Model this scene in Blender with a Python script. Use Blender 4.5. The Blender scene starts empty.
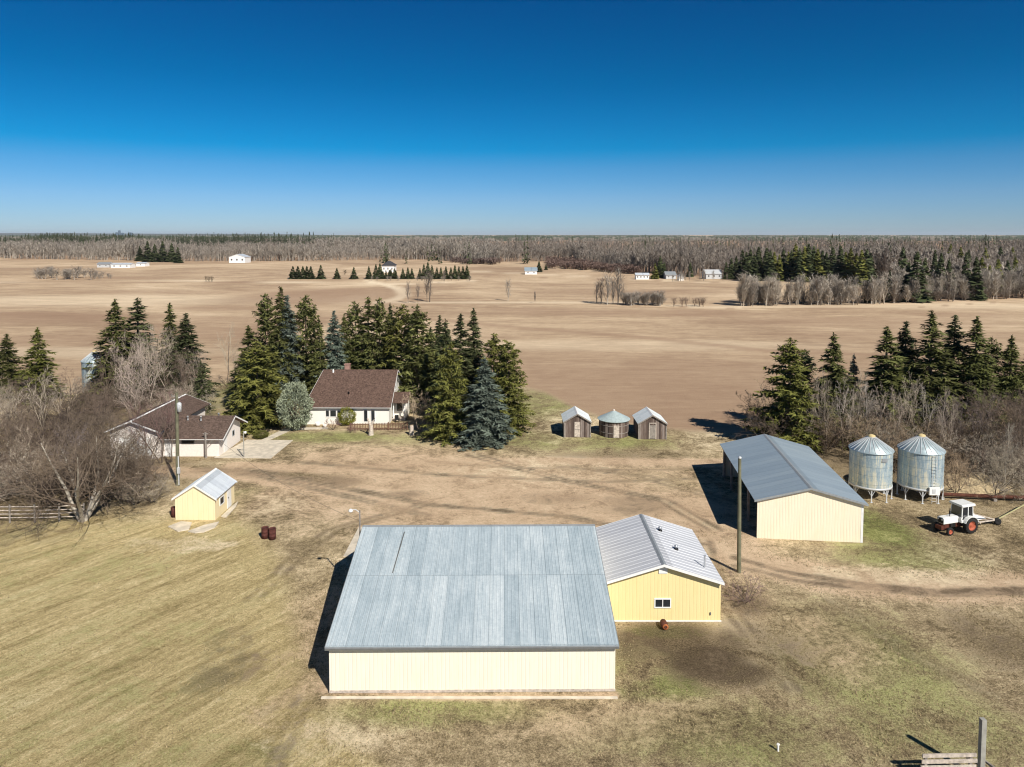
import bpy, bmesh, math, random
import numpy as np
from mathutils import Vector, Matrix
R = math.radians
random.seed(7); rng = np.random.default_rng(7)
scn = bpy.context.scene
COL = scn.collection

# ------------------------------------------------------------------ camera
F = 720.0; H = 25.0; P = R(3.3); CY = 234.4 + F * math.tan(P)   # photograph was lens-shifted: verticals stay nearly upright
cam_d = bpy.data.cameras.new('camera'); cam = bpy.data.objects.new('camera', cam_d)
COL.objects.link(cam)
cam.location = (0, 0, H); cam.rotation_euler = (R(90) - P, 0, 0)
cam_d.sensor_width = 36; cam_d.lens = F / 1024 * 36
cam_d.shift_y = -(383.5 - CY) / 1024
cam_d.clip_start = 0.5; cam_d.clip_end = 80000
scn.camera = cam

# ------------------------------------------------------------------ light
SHADOW_AZ = R(122.5); SUN_EL = R(40.5)
tosun = Vector((-math.cos(SHADOW_AZ) * math.cos(SUN_EL), -math.sin(SHADOW_AZ) * math.cos(SUN_EL), math.sin(SUN_EL)))
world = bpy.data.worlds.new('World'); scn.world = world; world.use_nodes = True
wn = world.node_tree; wn.nodes.clear()
sky = wn.nodes.new('ShaderNodeTexSky'); sky.sky_type = 'NISHITA'; sky.sun_disc = False
sky.sun_elevation = SUN_EL; sky.sun_rotation = math.atan2(tosun.x, tosun.y)
sky.altitude = 700; sky.air_density = 1.0; sky.dust_density = 0.2; sky.ozone_density = 3.0
hsv = wn.nodes.new('ShaderNodeHueSaturation'); hsv.inputs['Saturation'].default_value = 1.25
geo = wn.nodes.new('ShaderNodeTexCoord'); sep = wn.nodes.new('ShaderNodeSeparateXYZ')
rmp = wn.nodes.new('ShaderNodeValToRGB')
bg = wn.nodes.new('ShaderNodeBackground'); wo = wn.nodes.new('ShaderNodeOutputWorld')
mul = wn.nodes.new('ShaderNodeMixRGB'); mul.blend_type = 'MULTIPLY'; mul.inputs[0].default_value = 1
wn.links.new(sky.outputs[0], hsv.inputs['Color'])
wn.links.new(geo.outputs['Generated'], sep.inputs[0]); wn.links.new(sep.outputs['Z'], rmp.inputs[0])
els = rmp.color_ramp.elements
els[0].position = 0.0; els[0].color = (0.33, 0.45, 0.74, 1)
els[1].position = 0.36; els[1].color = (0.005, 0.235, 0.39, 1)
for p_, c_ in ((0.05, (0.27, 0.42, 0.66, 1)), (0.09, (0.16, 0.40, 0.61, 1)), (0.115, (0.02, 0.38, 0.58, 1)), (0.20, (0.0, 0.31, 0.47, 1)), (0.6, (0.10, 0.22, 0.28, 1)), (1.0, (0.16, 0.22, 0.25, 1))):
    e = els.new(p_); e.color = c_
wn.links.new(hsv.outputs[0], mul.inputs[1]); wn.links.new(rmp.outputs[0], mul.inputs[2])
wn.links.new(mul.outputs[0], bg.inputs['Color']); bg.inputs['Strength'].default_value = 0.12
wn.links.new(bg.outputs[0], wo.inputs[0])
sd = bpy.data.lights.new('sun', 'SUN'); sd.energy = 5.0; sd.angle = R(0.5); sd.color = (1.0, 0.95, 0.87)
so = bpy.data.objects.new('sun', sd); COL.objects.link(so)
so.rotation_euler = (-tosun).to_track_quat('-Z', 'Y').to_euler(); so.location = (60, -60, 80)
scn.view_settings.view_transform = 'Standard'; scn.view_settings.look = 'None'
scn.view_settings.gamma = 1; scn.view_settings.exposure = 0.22; scn.view_settings.use_curve_mapping = False
try:
    scn.cycles.max_bounces = 5; scn.cycles.transparent_max_bounces = 6; scn.cycles.diffuse_bounces = 3
    scn.cycles.glossy_bounces = 2; scn.cycles.filter_width = 1.1; scn.cycles.volume_bounces = 0
except Exception: pass

# ------------------------------------------------------------------ helpers
cP, sP = math.cos(P), math.sin(P)
def G(x, y, h=0.0):
    u = (x - 512) / F; v = -(y - CY) / F
    dy = cP + v * sP; dz = -sP + v * cP; t = (h - H) / dz
    return Vector((u * t, dy * t, h))
def height(x, y, y2):
    Y = G(x, y).y; u = -(y2 - CY) / F
    return Y * (u * cP - sP) / (cP + u * sP) + H
def tag(o, label=None, cat=None, group=None, kind=None):
    if label: o['label'] = label
    if cat: o['category'] = cat
    if group: o['group'] = group
    if kind: o['kind'] = kind
    return o
def empty(name, loc, rz=0.0, label=None, cat=None, group=None):
    o = bpy.data.objects.new(name, None); COL.objects.link(o)
    o.empty_display_size = 0.3; o.location = loc; o.rotation_euler = (0, 0, rz)
    return tag(o, label, cat, group)
def np_mesh(name, V, T, mats, mi=None, smooth=False):
    """V (n,3) floats, T (m,3) int triangles"""
    me = bpy.data.meshes.new(name)
    V = np.asarray(V, dtype=np.float32); T = np.asarray(T, dtype=np.int32)
    me.vertices.add(len(V)); me.vertices.foreach_set('co', V.ravel())
    k = T.shape[1]
    me.loops.add(len(T) * k); me.loops.foreach_set('vertex_index', T.ravel())
    me.polygons.add(len(T)); me.polygons.foreach_set('loop_start', np.arange(0, len(T) * k, k, dtype=np.int32))
    if mi is not None: me.polygons.foreach_set('material_index', np.asarray(mi, dtype=np.int32))
    me.polygons.foreach_set('use_smooth', np.full(len(T), smooth, dtype=bool))
    for m in mats: me.materials.append(m)
    me.update(calc_edges=True); me.validate()
    return me
def link(name, me, parent=None):
    o = bpy.data.objects.new(name, me); COL.objects.link(o)
    if parent: o.parent = parent
    return o

class MB:
    def __init__(s): s.v = []; s.f = []; s.sm = []
    def add(s, vs, fs, smooth=False):
        n = len(s.v); s.v += [tuple(v) for v in vs]
        for f in fs: s.f.append(tuple(i + n for i in f)); s.sm.append(smooth)
        return s
    def box(s, x0, x1, y0, y1, z0, z1):
        return s.add([(x0,y0,z0),(x1,y0,z0),(x1,y1,z0),(x0,y1,z0),(x0,y0,z1),(x1,y0,z1),(x1,y1,z1),(x0,y1,z1)],
                     [(0,3,2,1),(4,5,6,7),(0,1,5,4),(1,2,6,5),(2,3,7,6),(3,0,4,7)])
    def prism(s, poly, axis, a0, a1):
        """polygon of 2-tuples extruded along axis ('x','y','z')"""
        def mk(p, a): return {'x': (a, p[0], p[1]), 'y': (p[0], a, p[1]), 'z': (p[0], p[1], a)}[axis]
        n = len(poly)
        vs = [mk(p, a0) for p in poly] + [mk(p, a1) for p in poly]
        fs = [tuple(range(n))[::-1], tuple(range(n, 2 * n))] + [(i, (i+1) % n, n + (i+1) % n, n + i) for i in range(n)]
        return s.add(vs, fs)
    def bar(s, a, b, w, h=None):
        h = h or w; a = Vector(a); b = Vector(b); d = (b - a).normalized()
        up = Vector((0,0,1)) if abs(d.z) < 0.95 else Vector((0,1,0))
        x = d.cross(up).normalized() * w / 2; y = d.cross(x).normalized() * h / 2
        vs = [a-x-y, a+x-y, a+x+y, a-x+y, b-x-y, b+x-y, b+x+y, b-x+y]
        return s.add(vs, [(0,3,2,1),(4,5,6,7),(0,1,5,4),(1,2,6,5),(2,3,7,6),(3,0,4,7)])
    def tube(s, pts, rad, n=10, caps=True):
        pts = [Vector(p) for p in pts]; rs = rad if isinstance(rad, (list, tuple)) else [rad] * len(pts)
        vs = []; fs = []
        for i, p in enumerate(pts):
            d = (pts[min(i+1, len(pts)-1)] - pts[max(i-1, 0)]).normalized()
            up = Vector((0,0,1)) if abs(d.z) < 0.9 else Vector((1,0,0))
            x = d.cross(up).normalized(); y = d.cross(x).normalized()
            for k in range(n):
                a = 2 * math.pi * k / n; vs.append(p + (x * math.cos(a) + y * math.sin(a)) * rs[i])
        for i in range(len(pts)-1):
            for k in range(n):
                a = i*n + k; b = i*n + (k+1) % n; fs.append((a, b, b+n, a+n))
        s.add(vs, fs, True)
        if caps:
            m = len(pts)-1
            s.add(vs[:n], [tuple(range(n))]); s.add(vs[m*n:], [tuple(range(n))[::-1]])
        return s
    def lathe(s, prof, n=32, c=(0,0,0), smooth=True, axis='z'):
        vs = []; fs = []
        for r, z in prof:
            for k in range(n):
                a = 2*math.pi*k/n
                q = (r*math.cos(a), r*math.sin(a), z)
                if axis == 'y': q = (q[0], q[2], q[1])
                vs.append((c[0]+q[0], c[1]+q[1], c[2]+q[2]))
        for i in range(len(prof)-1):
            for k in range(n):
                a = i*n+k; b = i*n+(k+1) % n; fs.append((a, b, b+n, a+n))
        return s.add(vs, fs, smooth)
    def mesh(s, name, m):
        me = bpy.data.meshes.new(name); me.from_pydata(s.v, [], s.f)
        me.polygons.foreach_set('use_smooth', s.sm); me.materials.append(m)
        bm = bmesh.new(); bm.from_mesh(me); bmesh.ops.recalc_face_normals(bm, faces=bm.faces); bm.to_mesh(me); bm.free()
        me.update(); return me
    def build(s, name, m, parent=None, loc=None, rz=0):
        o = link(name, s.mesh(name, m), parent)
        if loc is not None: o.location = loc; o.rotation_euler = (0, 0, rz)
        return o

# ------------------------------------------------------------------ materials
def nt(name):
    m = bpy.data.materials.new(name); m.use_nodes = True
    n = m.node_tree; b = n.nodes['Principled BSDF']; return m, n, b
def N(n, t, **kw):
    x = n.nodes.new('ShaderNode' + t)
    for k, v in kw.items(): setattr(x, k, v)
    return x
def ramp(n, src, stops):
    r = N(n, 'ValToRGB'); e = r.color_ramp.elements
    e[0].position, e[0].color = stops[0][0], (*stops[0][1], 1)
    e[1].position, e[1].color = stops[-1][0], (*stops[-1][1], 1)
    for p, c in stops[1:-1]: q = e.new(p); q.color = (*c, 1)
    n.links.new(src, r.inputs[0]); return r.outputs[0]
def mapping(n, scale=(1,1,1), rot=(0,0,0), coord='Object'):
    tc = N(n, 'TexCoord'); m0 = N(n, 'Mapping'); m0.inputs['Rotation'].default_value = rot
    mp = N(n, 'Mapping'); mp.inputs['Scale'].default_value = scale
    n.links.new(tc.outputs[coord], m0.inputs[0]); n.links.new(m0.outputs[0], mp.inputs[0]); return mp.outputs[0]
def noise(n, vec, scale, detail=4, rough=0.6, dist=0):
    t = N(n, 'TexNoise'); t.inputs['Scale'].default_value = scale; t.inputs['Detail'].default_value = detail
    t.inputs['Roughness'].default_value = rough; t.inputs['Distortion'].default_value = dist
    n.links.new(vec, t.inputs['Vector']); return t.outputs['Fac']
def mix(n, fac, a, b, mode='MIX'):
    m = N(n, 'MixRGB', blend_type=mode)
    for i, x in ((0, fac), (1, a), (2, b)):
        if isinstance(x, (int, float)): m.inputs[i].default_value = x
        elif isinstance(x, tuple): m.inputs[i].default_value = (*x, 1) if len(x) == 3 else x
        else: n.links.new(x, m.inputs[i])
    return m.outputs[0]
def mth(n, op, a, b=None, c=None, clamp=False):
    m = N(n, 'Math', operation=op, use_clamp=clamp)
    for i, x in enumerate((a, b, c)):
        if x is None: continue
        if isinstance(x, (int, float)): m.inputs[i].default_value = x
        else: n.links.new(x, m.inputs[i])
    return m.outputs[0]
def bump(n, b, h, strength=0.3, dist=0.02):
    k = N(n, 'Bump'); k.inputs['Strength'].default_value = strength; k.inputs['Distance'].default_value = dist
    n.links.new(h, k.inputs['Height']); n.links.new(k.outputs[0], b.inputs['Normal'])
def plain(name, c, rough=0.7, metal=0.0, var=0.15, scale=3.0, spec=0.3, bmp=0.0):
    m, n, b = nt(name); v = mapping(n)
    f = noise(n, v, scale)
    lo = tuple(x * (1 - var) for x in c); hi = tuple(min(1, x * (1 + var)) for x in c)
    n.links.new(ramp(n, f, [(0.3, lo), (0.7, hi)]), b.inputs['Base Color'])
    b.inputs['Roughness'].default_value = rough; b.inputs['Metallic'].default_value = metal
    b.inputs['Specular IOR Level'].default_value = spec
    if bmp: bump(n, b, noise(n, v, scale * 8), bmp, 0.02)
    return m
def siding(name, c, pitch=0.3, stain=(0.6, 0.5, 0.35), amt=0.25):
    """painted ribbed metal wall: ribs along x+y in object space"""
    m, n, b = nt(name); tc = N(n, 'TexCoord'); s = N(n, 'SeparateXYZ'); n.links.new(tc.outputs['Object'], s.inputs[0])
    u = mth(n, 'ADD', s.outputs[0], s.outputs[1]); ph = mth(n, 'FRACT', mth(n, 'DIVIDE', u, pitch))
    rib = mth(n, 'SMOOTH_MIN', mth(n, 'MULTIPLY', mth(n, 'ABSOLUTE', mth(n, 'SUBTRACT', ph, 0.5)), 6.0), 1.0, 0.2)
    vz = N(n, 'CombineXYZ'); n.links.new(mth(n, 'MULTIPLY', u, 2.0), vz.inputs[0]); n.links.new(mth(n, 'MULTIPLY', s.outputs[2], 0.35), vz.inputs[2])
    st = noise(n, vz.outputs[0], 1.6, 5, 0.65)
    low = mth(n, 'SUBTRACT', 1.0, mth(n, 'DIVIDE', s.outputs[2], 1.3), clamp=True)
    f = mth(n, 'MULTIPLY', mth(n, 'ADD', ramp(n, st, [(0.45, (0,0,0)), (0.8, (1,1,1))]), mth(n, 'MULTIPLY', low, 0.35)), amt, clamp=True)
    col = mix(n, f, c, tuple(a * q for a, q in zip(c, (0.86, 0.76, 0.55))))
    col = mix(n, mth(n, 'MULTIPLY', mth(n, 'SUBTRACT', 1.0, rib), 0.16, clamp=True), col, tuple(a * 0.72 for a in c))
    n.links.new(col, b.inputs['Base Color']); b.inputs['Roughness'].default_value = 0.55
    b.inputs['Specular IOR Level'].default_value = 0.25
    bump(n, b, rib, 0.5, 0.02); return m
def roofmetal(name, c1, c2, c3, along='y', sheet=0.85, rows=5.2, metal=0.15, rough=0.5, yoff=0.0):
    """sheet-metal roof: each sheet its own tone, rust and pale blooms; sheets run along `along`"""
    m, n, b = nt(name); tc = N(n, 'TexCoord'); s = N(n, 'SeparateXYZ'); n.links.new(tc.outputs['Object'], s.inputs[0])
    U, Vv = (s.outputs[0], s.outputs[1]) if along == 'y' else (s.outputs[1], s.outputs[0])
    cu = mth(n, 'FLOOR', mth(n, 'DIVIDE', U, sheet)); cv = mth(n, 'FLOOR', mth(n, 'DIVIDE', mth(n, 'ADD', Vv, yoff), rows))
    cc = N(n, 'CombineXYZ'); n.links.new(cu, cc.inputs[0]); n.links.new(cv, cc.inputs[1])
    wnz = N(n, 'TexWhiteNoise'); wnz.noise_dimensions = '2D'; n.links.new(cc.outputs[0], wnz.inputs['Vector'])
    vv = N(n, 'CombineXYZ'); n.links.new(mth(n, 'MULTIPLY', U, 2.4), vv.inputs[0]); n.links.new(mth(n, 'MULTIPLY', Vv, 0.35), vv.inputs[1])
    st = noise(n, vv.outputs[0], 1.1, 6, 0.7)
    fine = noise(n, tc.outputs['Object'], 5.0, 5, 0.75)
    sp = noise(n, tc.outputs['Object'], 0.35, 4, 0.6)
    t = mth(n, 'ADD', mth(n, 'MULTIPLY', wnz.outputs[0], 0.15), mth(n, 'ADD', mth(n, 'MULTIPLY', st, 0.42), mth(n, 'ADD', mth(n, 'MULTIPLY', fine, 0.30), mth(n, 'MULTIPLY', sp, 0.2))))
    col = ramp(n, t, [(0.40, c1), (0.53, c2), (0.68, c3)])
    # faint joint between sheets and across the purlin row
    fu = mth(n, 'FRACT', mth(n, 'DIVIDE', U, sheet)); fv = mth(n, 'FRACT', mth(n, 'DIVIDE', mth(n, 'ADD', Vv, yoff), rows))
    j = mth(n, 'MAXIMUM', mth(n, 'LESS_THAN', fu, 0.05), mth(n, 'LESS_THAN', fv, 0.012))
    col = mix(n, mth(n, 'MULTIPLY', j, 0.35), col, tuple(x * 0.45 for x in c1))
    n.links.new(col, b.inputs['Base Color']); b.inputs['Metallic'].default_value = metal; b.inputs['Roughness'].default_value = rough
    bump(n, b, fine, 0.12, 0.02); return m
def shingle(name, c):
    m, n, b = nt(name); v = mapping(n, (1, 1, 1)); br = N(n, 'TexBrick')
    tc = N(n, 'TexCoord')
    n1 = noise(n, v, 1.2, 3); n2 = noise(n, v, 9.0, 4, 0.8)
    vor = N(n, 'TexVoronoi'); vor.inputs['Scale'].default_value = 7.0; n.links.new(v, vor.inputs['Vector'])
    sepc = N(n, 'SeparateColor'); n.links.new(vor.outputs['Color'], sepc.inputs[0])
    t = mth(n, 'ADD', mth(n, 'MULTIPLY', n2, 0.5), mth(n, 'ADD', mth(n, 'MULTIPLY', sepc.outputs[0], 0.4), mth(n, 'MULTIPLY', n1, 0.2)))
    n.links.new(ramp(n, t, [(0.3, tuple(x * 0.6 for x in c)), (0.55, c), (0.85, tuple(x * 1.6 for x in c))]), b.inputs['Base Color'])
    b.inputs['Roughness'].default_value = 0.9; b.inputs['Specular IOR Level'].default_value = 0.1
    n.nodes.remove(br); bump(n, b, n2, 0.4, 0.03); return m
def boards(name, c1, c2, c3, pitch=0.2):
    m, n, b = nt(name); tc = N(n, 'TexCoord'); s = N(n, 'SeparateXYZ'); n.links.new(tc.outputs['Object'], s.inputs[0])
    u = mth(n, 'ADD', s.outputs[0], mth(n, 'MULTIPLY', s.outputs[1], 1.3)); cu = mth(n, 'FLOOR', mth(n, 'DIVIDE', u, pitch))
    w = N(n, 'TexWhiteNoise'); w.noise_dimensions = '1D'; n.links.new(cu, w.inputs['W'])
    cz = N(n, 'CombineXYZ'); n.links.new(mth(n, 'MULTIPLY', u, 6), cz.inputs[0]); n.links.new(s.outputs[2], cz.inputs[2])
    st = noise(n, cz.outputs[0], 1.0, 5, 0.7)
    t = mth(n, 'ADD', mth(n, 'MULTIPLY', w.outputs[0], 0.5), mth(n, 'MULTIPLY', st, 0.6))
    col = ramp(n, t, [(0.25, c1), (0.55, c2), (0.85, c3)])
    g = mth(n, 'LESS_THAN', mth(n, 'FRACT', mth(n, 'DIVIDE', u, pitch)), 0.1)
    col = mix(n, mth(n, 'MULTIPLY', g, 0.7), col, (0.02, 0.016, 0.014))
    n.links.new(col, b.inputs['Base Color']); b.inputs['Roughness'].default_value = 0.9
    return m
def foliage(name, rough=0.65, trans=0.12):
    """colour comes from the object's own colour, each clump a shade lighter or darker"""
    m, n, b = nt(name); oi = N(n, 'ObjectInfo'); at = N(n, 'Attribute', attribute_name='shade')
    v = mapping(n); nz = noise(n, v, 0.9, 3)
    k = mth(n, 'ADD', mth(n, 'MULTIPLY', at.outputs['Fac'], 1.1), mth(n, 'ADD', mth(n, 'MULTIPLY', nz, 0.5), 0.2))
    mul_ = N(n, 'VectorMath', operation='SCALE'); n.links.new(oi.outputs['Color'], mul_.inputs[0]); n.links.new(k, mul_.inputs['Scale'])
    n.links.new(mul_.outputs[0], b.inputs['Base Color']); b.inputs['Roughness'].default_value = rough
    b.inputs['Specular IOR Level'].default_value = 0.15
    return m
M = {}
M['cream'] = siding('cream_siding', (0.84, 0.78, 0.64), 0.23)
M['yellow'] = siding('yellow_siding', (0.79, 0.66, 0.335), 0.23)
M['shedcream'] = siding('pale_cream_siding', (0.83, 0.745, 0.57), 0.23)
M['yellow2'] = siding('light_yellow_siding', (0.84, 0.715, 0.45), 0.45)
M['barnroof'] = roofmetal('galvanised_roof', (0.33, 0.405, 0.44), (0.455, 0.53, 0.56), (0.64, 0.70, 0.71), 'y', 0.86, 5.55, yoff=0.2)
M['shoproof'] = roofmetal('grey_roof_sheet', (0.52, 0.53, 0.555), (0.58, 0.59, 0.61), (0.63, 0.64, 0.66), 'x', 0.6, 50, 0.1)
M['shedroof'] = roofmetal('blue_grey_roof', (0.265, 0.330, 0.38), (0.30, 0.370, 0.42), (0.35, 0.42, 0.46), 'x', 0.9, 50, 0.15)
M['oldroof'] = roofmetal('old_galvanised', (0.62, 0.68, 0.66), (0.76, 0.80, 0.78), (0.84, 0.86, 0.84), 'x', 0.7, 1.2, 0.0)
M['whiteroof'] = roofmetal('pale_metal_roof', (0.42, 0.46, 0.50), (0.52, 0.56, 0.60), (0.64, 0.68, 0.70), 'x', 0.8, 50, 0.1)
M['binwall'] = roofmetal('galvanised_bin', (0.30, 0.37, 0.41), (0.42, 0.49, 0.52), (0.64, 0.66, 0.62), 'y', 0.5, 0.8, 0.25, 0.45)
def bin_metal():
    m, n, b = nt('streaked_bin_metal'); tc = N(n, 'TexCoord'); s = N(n, 'SeparateXYZ'); n.links.new(tc.outputs['Object'], s.inputs[0])
    a = mth(n, 'ARCTAN2', s.outputs[1], s.outputs[0]); c = N(n, 'CombineXYZ')
    n.links.new(mth(n, 'MULTIPLY', a, 5.0), c.inputs[0]); n.links.new(mth(n, 'MULTIPLY', s.outputs[2], 0.22), c.inputs[2])
    st = noise(n, c.outputs[0], 1.0, 6, 0.75, 0.3); bl = noise(n, tc.outputs['Object'], 0.9, 4, 0.6); fi = noise(n, tc.outputs['Object'], 7.0, 4, 0.8)
    t = mth(n, 'ADD', mth(n, 'MULTIPLY', st, 0.7), mth(n, 'ADD', mth(n, 'MULTIPLY', bl, 0.3), mth(n, 'MULTIPLY', fi, 0.2)))
    col = ramp(n, t, [(0.42, (0.15, 0.22, 0.28)), (0.53, (0.26, 0.34, 0.39)), (0.60, (0.38, 0.46, 0.49)), (0.66, (0.62, 0.60, 0.47)), (0.76, (0.72, 0.72, 0.68))])
    hz = mth(n, 'LESS_THAN', mth(n, 'FRACT', mth(n, 'DIVIDE', s.outputs[2], 0.82)), 0.04)
    n.links.new(mix(n, mth(n, 'MULTIPLY', hz, 0.5), col, (0.1, 0.13, 0.15)), b.inputs['Base Color']); b.inputs['Metallic'].default_value = 0.2; b.inputs['Roughness'].default_value = 0.5
    return m
M['binwall'] = bin_metal()
M['binroof'] = plain('bin_roof', (0.38, 0.46, 0.48), 0.45, 0.35, 0.2, 2)
M['white'] = plain('white_paint', (0.80, 0.79, 0.76), 0.5, 0, 0.05, 2)
M['trim'] = plain('white_trim', (0.78, 0.77, 0.74), 0.5, 0, 0.06, 3)
M['greytrim'] = plain('grey_trim', (0.30, 0.32, 0.33), 0.5, 0.2, 0.12, 3)
M['darktrim'] = plain('dark_gutter', (0.16, 0.16, 0.15), 0.5, 0.1, 0.15, 3)
M['housewall'] = siding('white_house_siding', (0.80, 0.78, 0.72), 50.0, amt=0.15)
M['stucco'] = plain('pale_pink_stucco', (0.80, 0.735, 0.67), 0.9, 0, 0.06, 6)
M['shingle'] = shingle('brown_shingle', (0.112, 0.072, 0.056))
M['shingle2'] = shingle('red_brown_shingle', (0.112, 0.078, 0.062))
M['glass'] = plain('dark_glass', (0.02, 0.024, 0.03), 0.08, 0, 0.3, 1, 0.6)
M['oldwood'] = boards('weathered_boards', (0.060, 0.040, 0.032), (0.135, 0.095, 0.075), (0.30, 0.25, 0.22))
M['palewood'] = plain('pale_weathered_wood', (0.50, 0.43, 0.36), 0.9, 0, 0.35, 5, bmp=0.3)
M['greywood'] = plain('grey_weathered_wood', (0.26, 0.23, 0.20), 0.9, 0, 0.35, 4, bmp=0.3)
M['brownwood'] = plain('brown_deck_wood', (0.16, 0.09, 0.06), 0.85, 0, 0.3, 4)
M['pole'] = plain('treated_pole', (0.155, 0.150, 0.095), 0.9, 0, 0.3, 2, bmp=0.2)
M['polegrey'] = plain('grey_pole', (0.34, 0.33, 0.29), 0.8, 0.1, 0.2, 3)
M['galv'] = plain('galvanised_steel', (0.50, 0.52, 0.54), 0.4, 0.6, 0.15, 3)
M['lightgrey'] = plain('light_grey_paint', (0.55, 0.56, 0.56), 0.5, 0.1, 0.1, 3)
M['rust'] = plain('rusty_steel', (0.11, 0.042, 0.026), 0.85, 0.2, 0.4, 4)
M['rustorange'] = plain('orange_rust', (0.42, 0.14, 0.05), 0.85, 0.1, 0.35, 6)
M['rim'] = plain('orange_red_paint', (0.42, 0.11, 0.06), 0.5, 0.1, 0.2, 6)
M['chassis'] = plain('dark_red_chassis', (0.14, 0.045, 0.03), 0.6, 0.2, 0.3, 5)
M['tyre'] = plain('black_rubber', (0.022, 0.021, 0.02), 0.85, 0, 0.3, 6)
M['tractorwhite'] = plain('tractor_white', (0.78, 0.78, 0.74), 0.35, 0, 0.08, 4, 0.5)
M['black'] = plain('black_metal', (0.02, 0.02, 0.02), 0.5, 0.2, 0.2, 4)
M['concrete'] = plain('concrete', (0.60, 0.53, 0.42), 0.9, 0, 0.22, 1.3, 0.2, 0.2)
M['brick'] = plain('chimney_brick', (0.34, 0.20, 0.16), 0.9, 0, 0.3, 8)
M['bark'] = plain('bark', (0.13, 0.10, 0.075), 0.95, 0, 0.35, 3)
M['needles'] = foliage('needles')
M['twigs'] = foliage('twigs', 0.9)
M['paletrunk'] = plain('pale_bark', (0.38, 0.34, 0.28), 0.9, 0, 0.3, 4)
M['barrelrust'] = plain('rusty_barrel', (0.10, 0.035, 0.028), 0.8, 0.2, 0.35, 5)
M['straw'] = plain('straw', (0.42, 0.33, 0.20), 0.95, 0, 0.35, 3, 0.1, 0.6)
M['wire'] = plain('black_wire', (0.14, 0.12, 0.10), 0.7)

# ------------------------------------------------------------------ ground
def px_of(X, Y, Z=0.0):
    z = Z - H; d = Y * cP - z * sP; up = Y * sP + z * cP
    d = np.where(d > 0.1, d, 0.1)
    return 512 + F * X / d, CY - F * up / d
NC = 1050
s_ = np.linspace(-1, 1, NC); s_ = np.sign(s_) * (0.72 * np.abs(s_) + 0.28 * np.abs(s_) ** 3)
Ys = [-400, -150, -40, 0, 12, 20]
y = 24.0
while y < 30000:
    Ys.append(y); y += max(0.24, y * y / (F * H) * (1.6 if y < 500 else 2.5))
Ys.append(40000)
Ys = np.array(Ys)
W = np.where(Ys < 25, 170, 0)
W = np.maximum(W, 32 + 1.35 * np.maximum(Ys, 0)); W = np.maximum(W, np.where(Ys < 0, 400, 0))
X = s_[None, :] * W[:, None]; Y = np.repeat(Ys[:, None], NC, 1)
px, py = px_of(X, Y)
front = Y > 20
def sm(a, b, x): t = np.clip((x - a) / (b - a), 0, 1); return t * t * (3 - 2 * t)
def line(pts, width, soft=0.6):
    """soft band along a path of ground points, width in metres"""
    d = np.full(X.shape, 1e9); pp = [G(*p) for p in pts]
    for a, b in zip(pp[:-1], pp[1:]):
        vx, vy = b.x - a.x, b.y - a.y; L = vx*vx + vy*vy
        t = np.clip(((X - a.x) * vx + (Y - a.y) * vy) / L, 0, 1)
        d = np.minimum(d, np.hypot(X - a.x - t*vx, Y - a.y - t*vy))
    return 1 - sm(width * (1 - soft) / 2, width * (1 + soft) / 2, d)
def blob(cx, cy, rx, ry, amt=1.0, soft=0.5):
    c = G(cx, cy); l = G(cx - rx, cy); f_ = G(cx, cy - ry)
    wx = abs(c.x - l.x); wy = abs(f_.y - c.y)
    d = np.hypot((X - c.x) / wx, (Y - c.y) / wy)
    return amt * (1 - sm(1 - soft, 1 + soft, d))
field_edge = np.interp(px, [-600, 0, 100, 190, 230, 300, 520, 545, 575, 620, 690, 760, 1100, 1700], [420, 398, 393, 386, 380, 390, 386, 392, 408, 423, 431, 433, 440, 445])
field = sm(-2.5, 2.5, field_edge - py) * front
far = sm(200, 330, Y)
dirt = np.zeros(X.shape); green = np.zeros(X.shape); dark = np.zeros(X.shape); pale = np.zeros(X.shape); lawn = np.zeros(X.shape)
mx = np.maximum
# farmyard bare dirt and tracks
for b in (blob(480, 490, 190, 30, 0.8), blob(560, 512, 190, 22, 0.75), blob(380, 462, 90, 16, 0.6), blob(290, 500, 60, 14, 0.5), blob(700, 525, 60, 36, 0.8), blob(720, 600, 50, 40, 0.35), blob(330, 640, 50, 60, 0.3), blob(820, 640, 50, 30, 0.35), blob(620, 720, 120, 20, 0.25), blob(600, 475, 130, 14, 0.45)): dirt = mx(dirt, b)
dirt = mx(dirt, 0.95 * line([(235, 466), (330, 470), (440, 462), (560, 461), (700, 463), (760, 464)], 2.6))
dirt = mx(dirt, 0.85 * line([(150, 470), (250, 476), (330, 490), (420, 508), (520, 515)], 3.0))
dirt = mx(dirt, 0.95 * line([(690, 530), (720, 550), (765, 566), (850, 581), (940, 587), (1060, 587), (1400, 577)], 4.4))
dirt = mx(dirt, 0.7 * line([(320, 690), (480, 698), (615, 695)], 0.5))
dark = mx(dark, 0.62 * line([(735, 558), (790, 573), (860, 584), (940, 592), (1060, 588), (1400, 577)], 0.8, 0.5))
dark = mx(dark, 0.55 * line([(735, 566), (800, 581), (870, 589), (940, 595), (1060, 592)], 0.7, 0.5))
dark = mx(dark, 0.45 * line([(200, 470), (300, 476), (340, 480)], 2.2))
dark = mx(dark, 0.35 * line([(430, 462), (520, 468), (640, 470), (720, 468)], 0.6))
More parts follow.
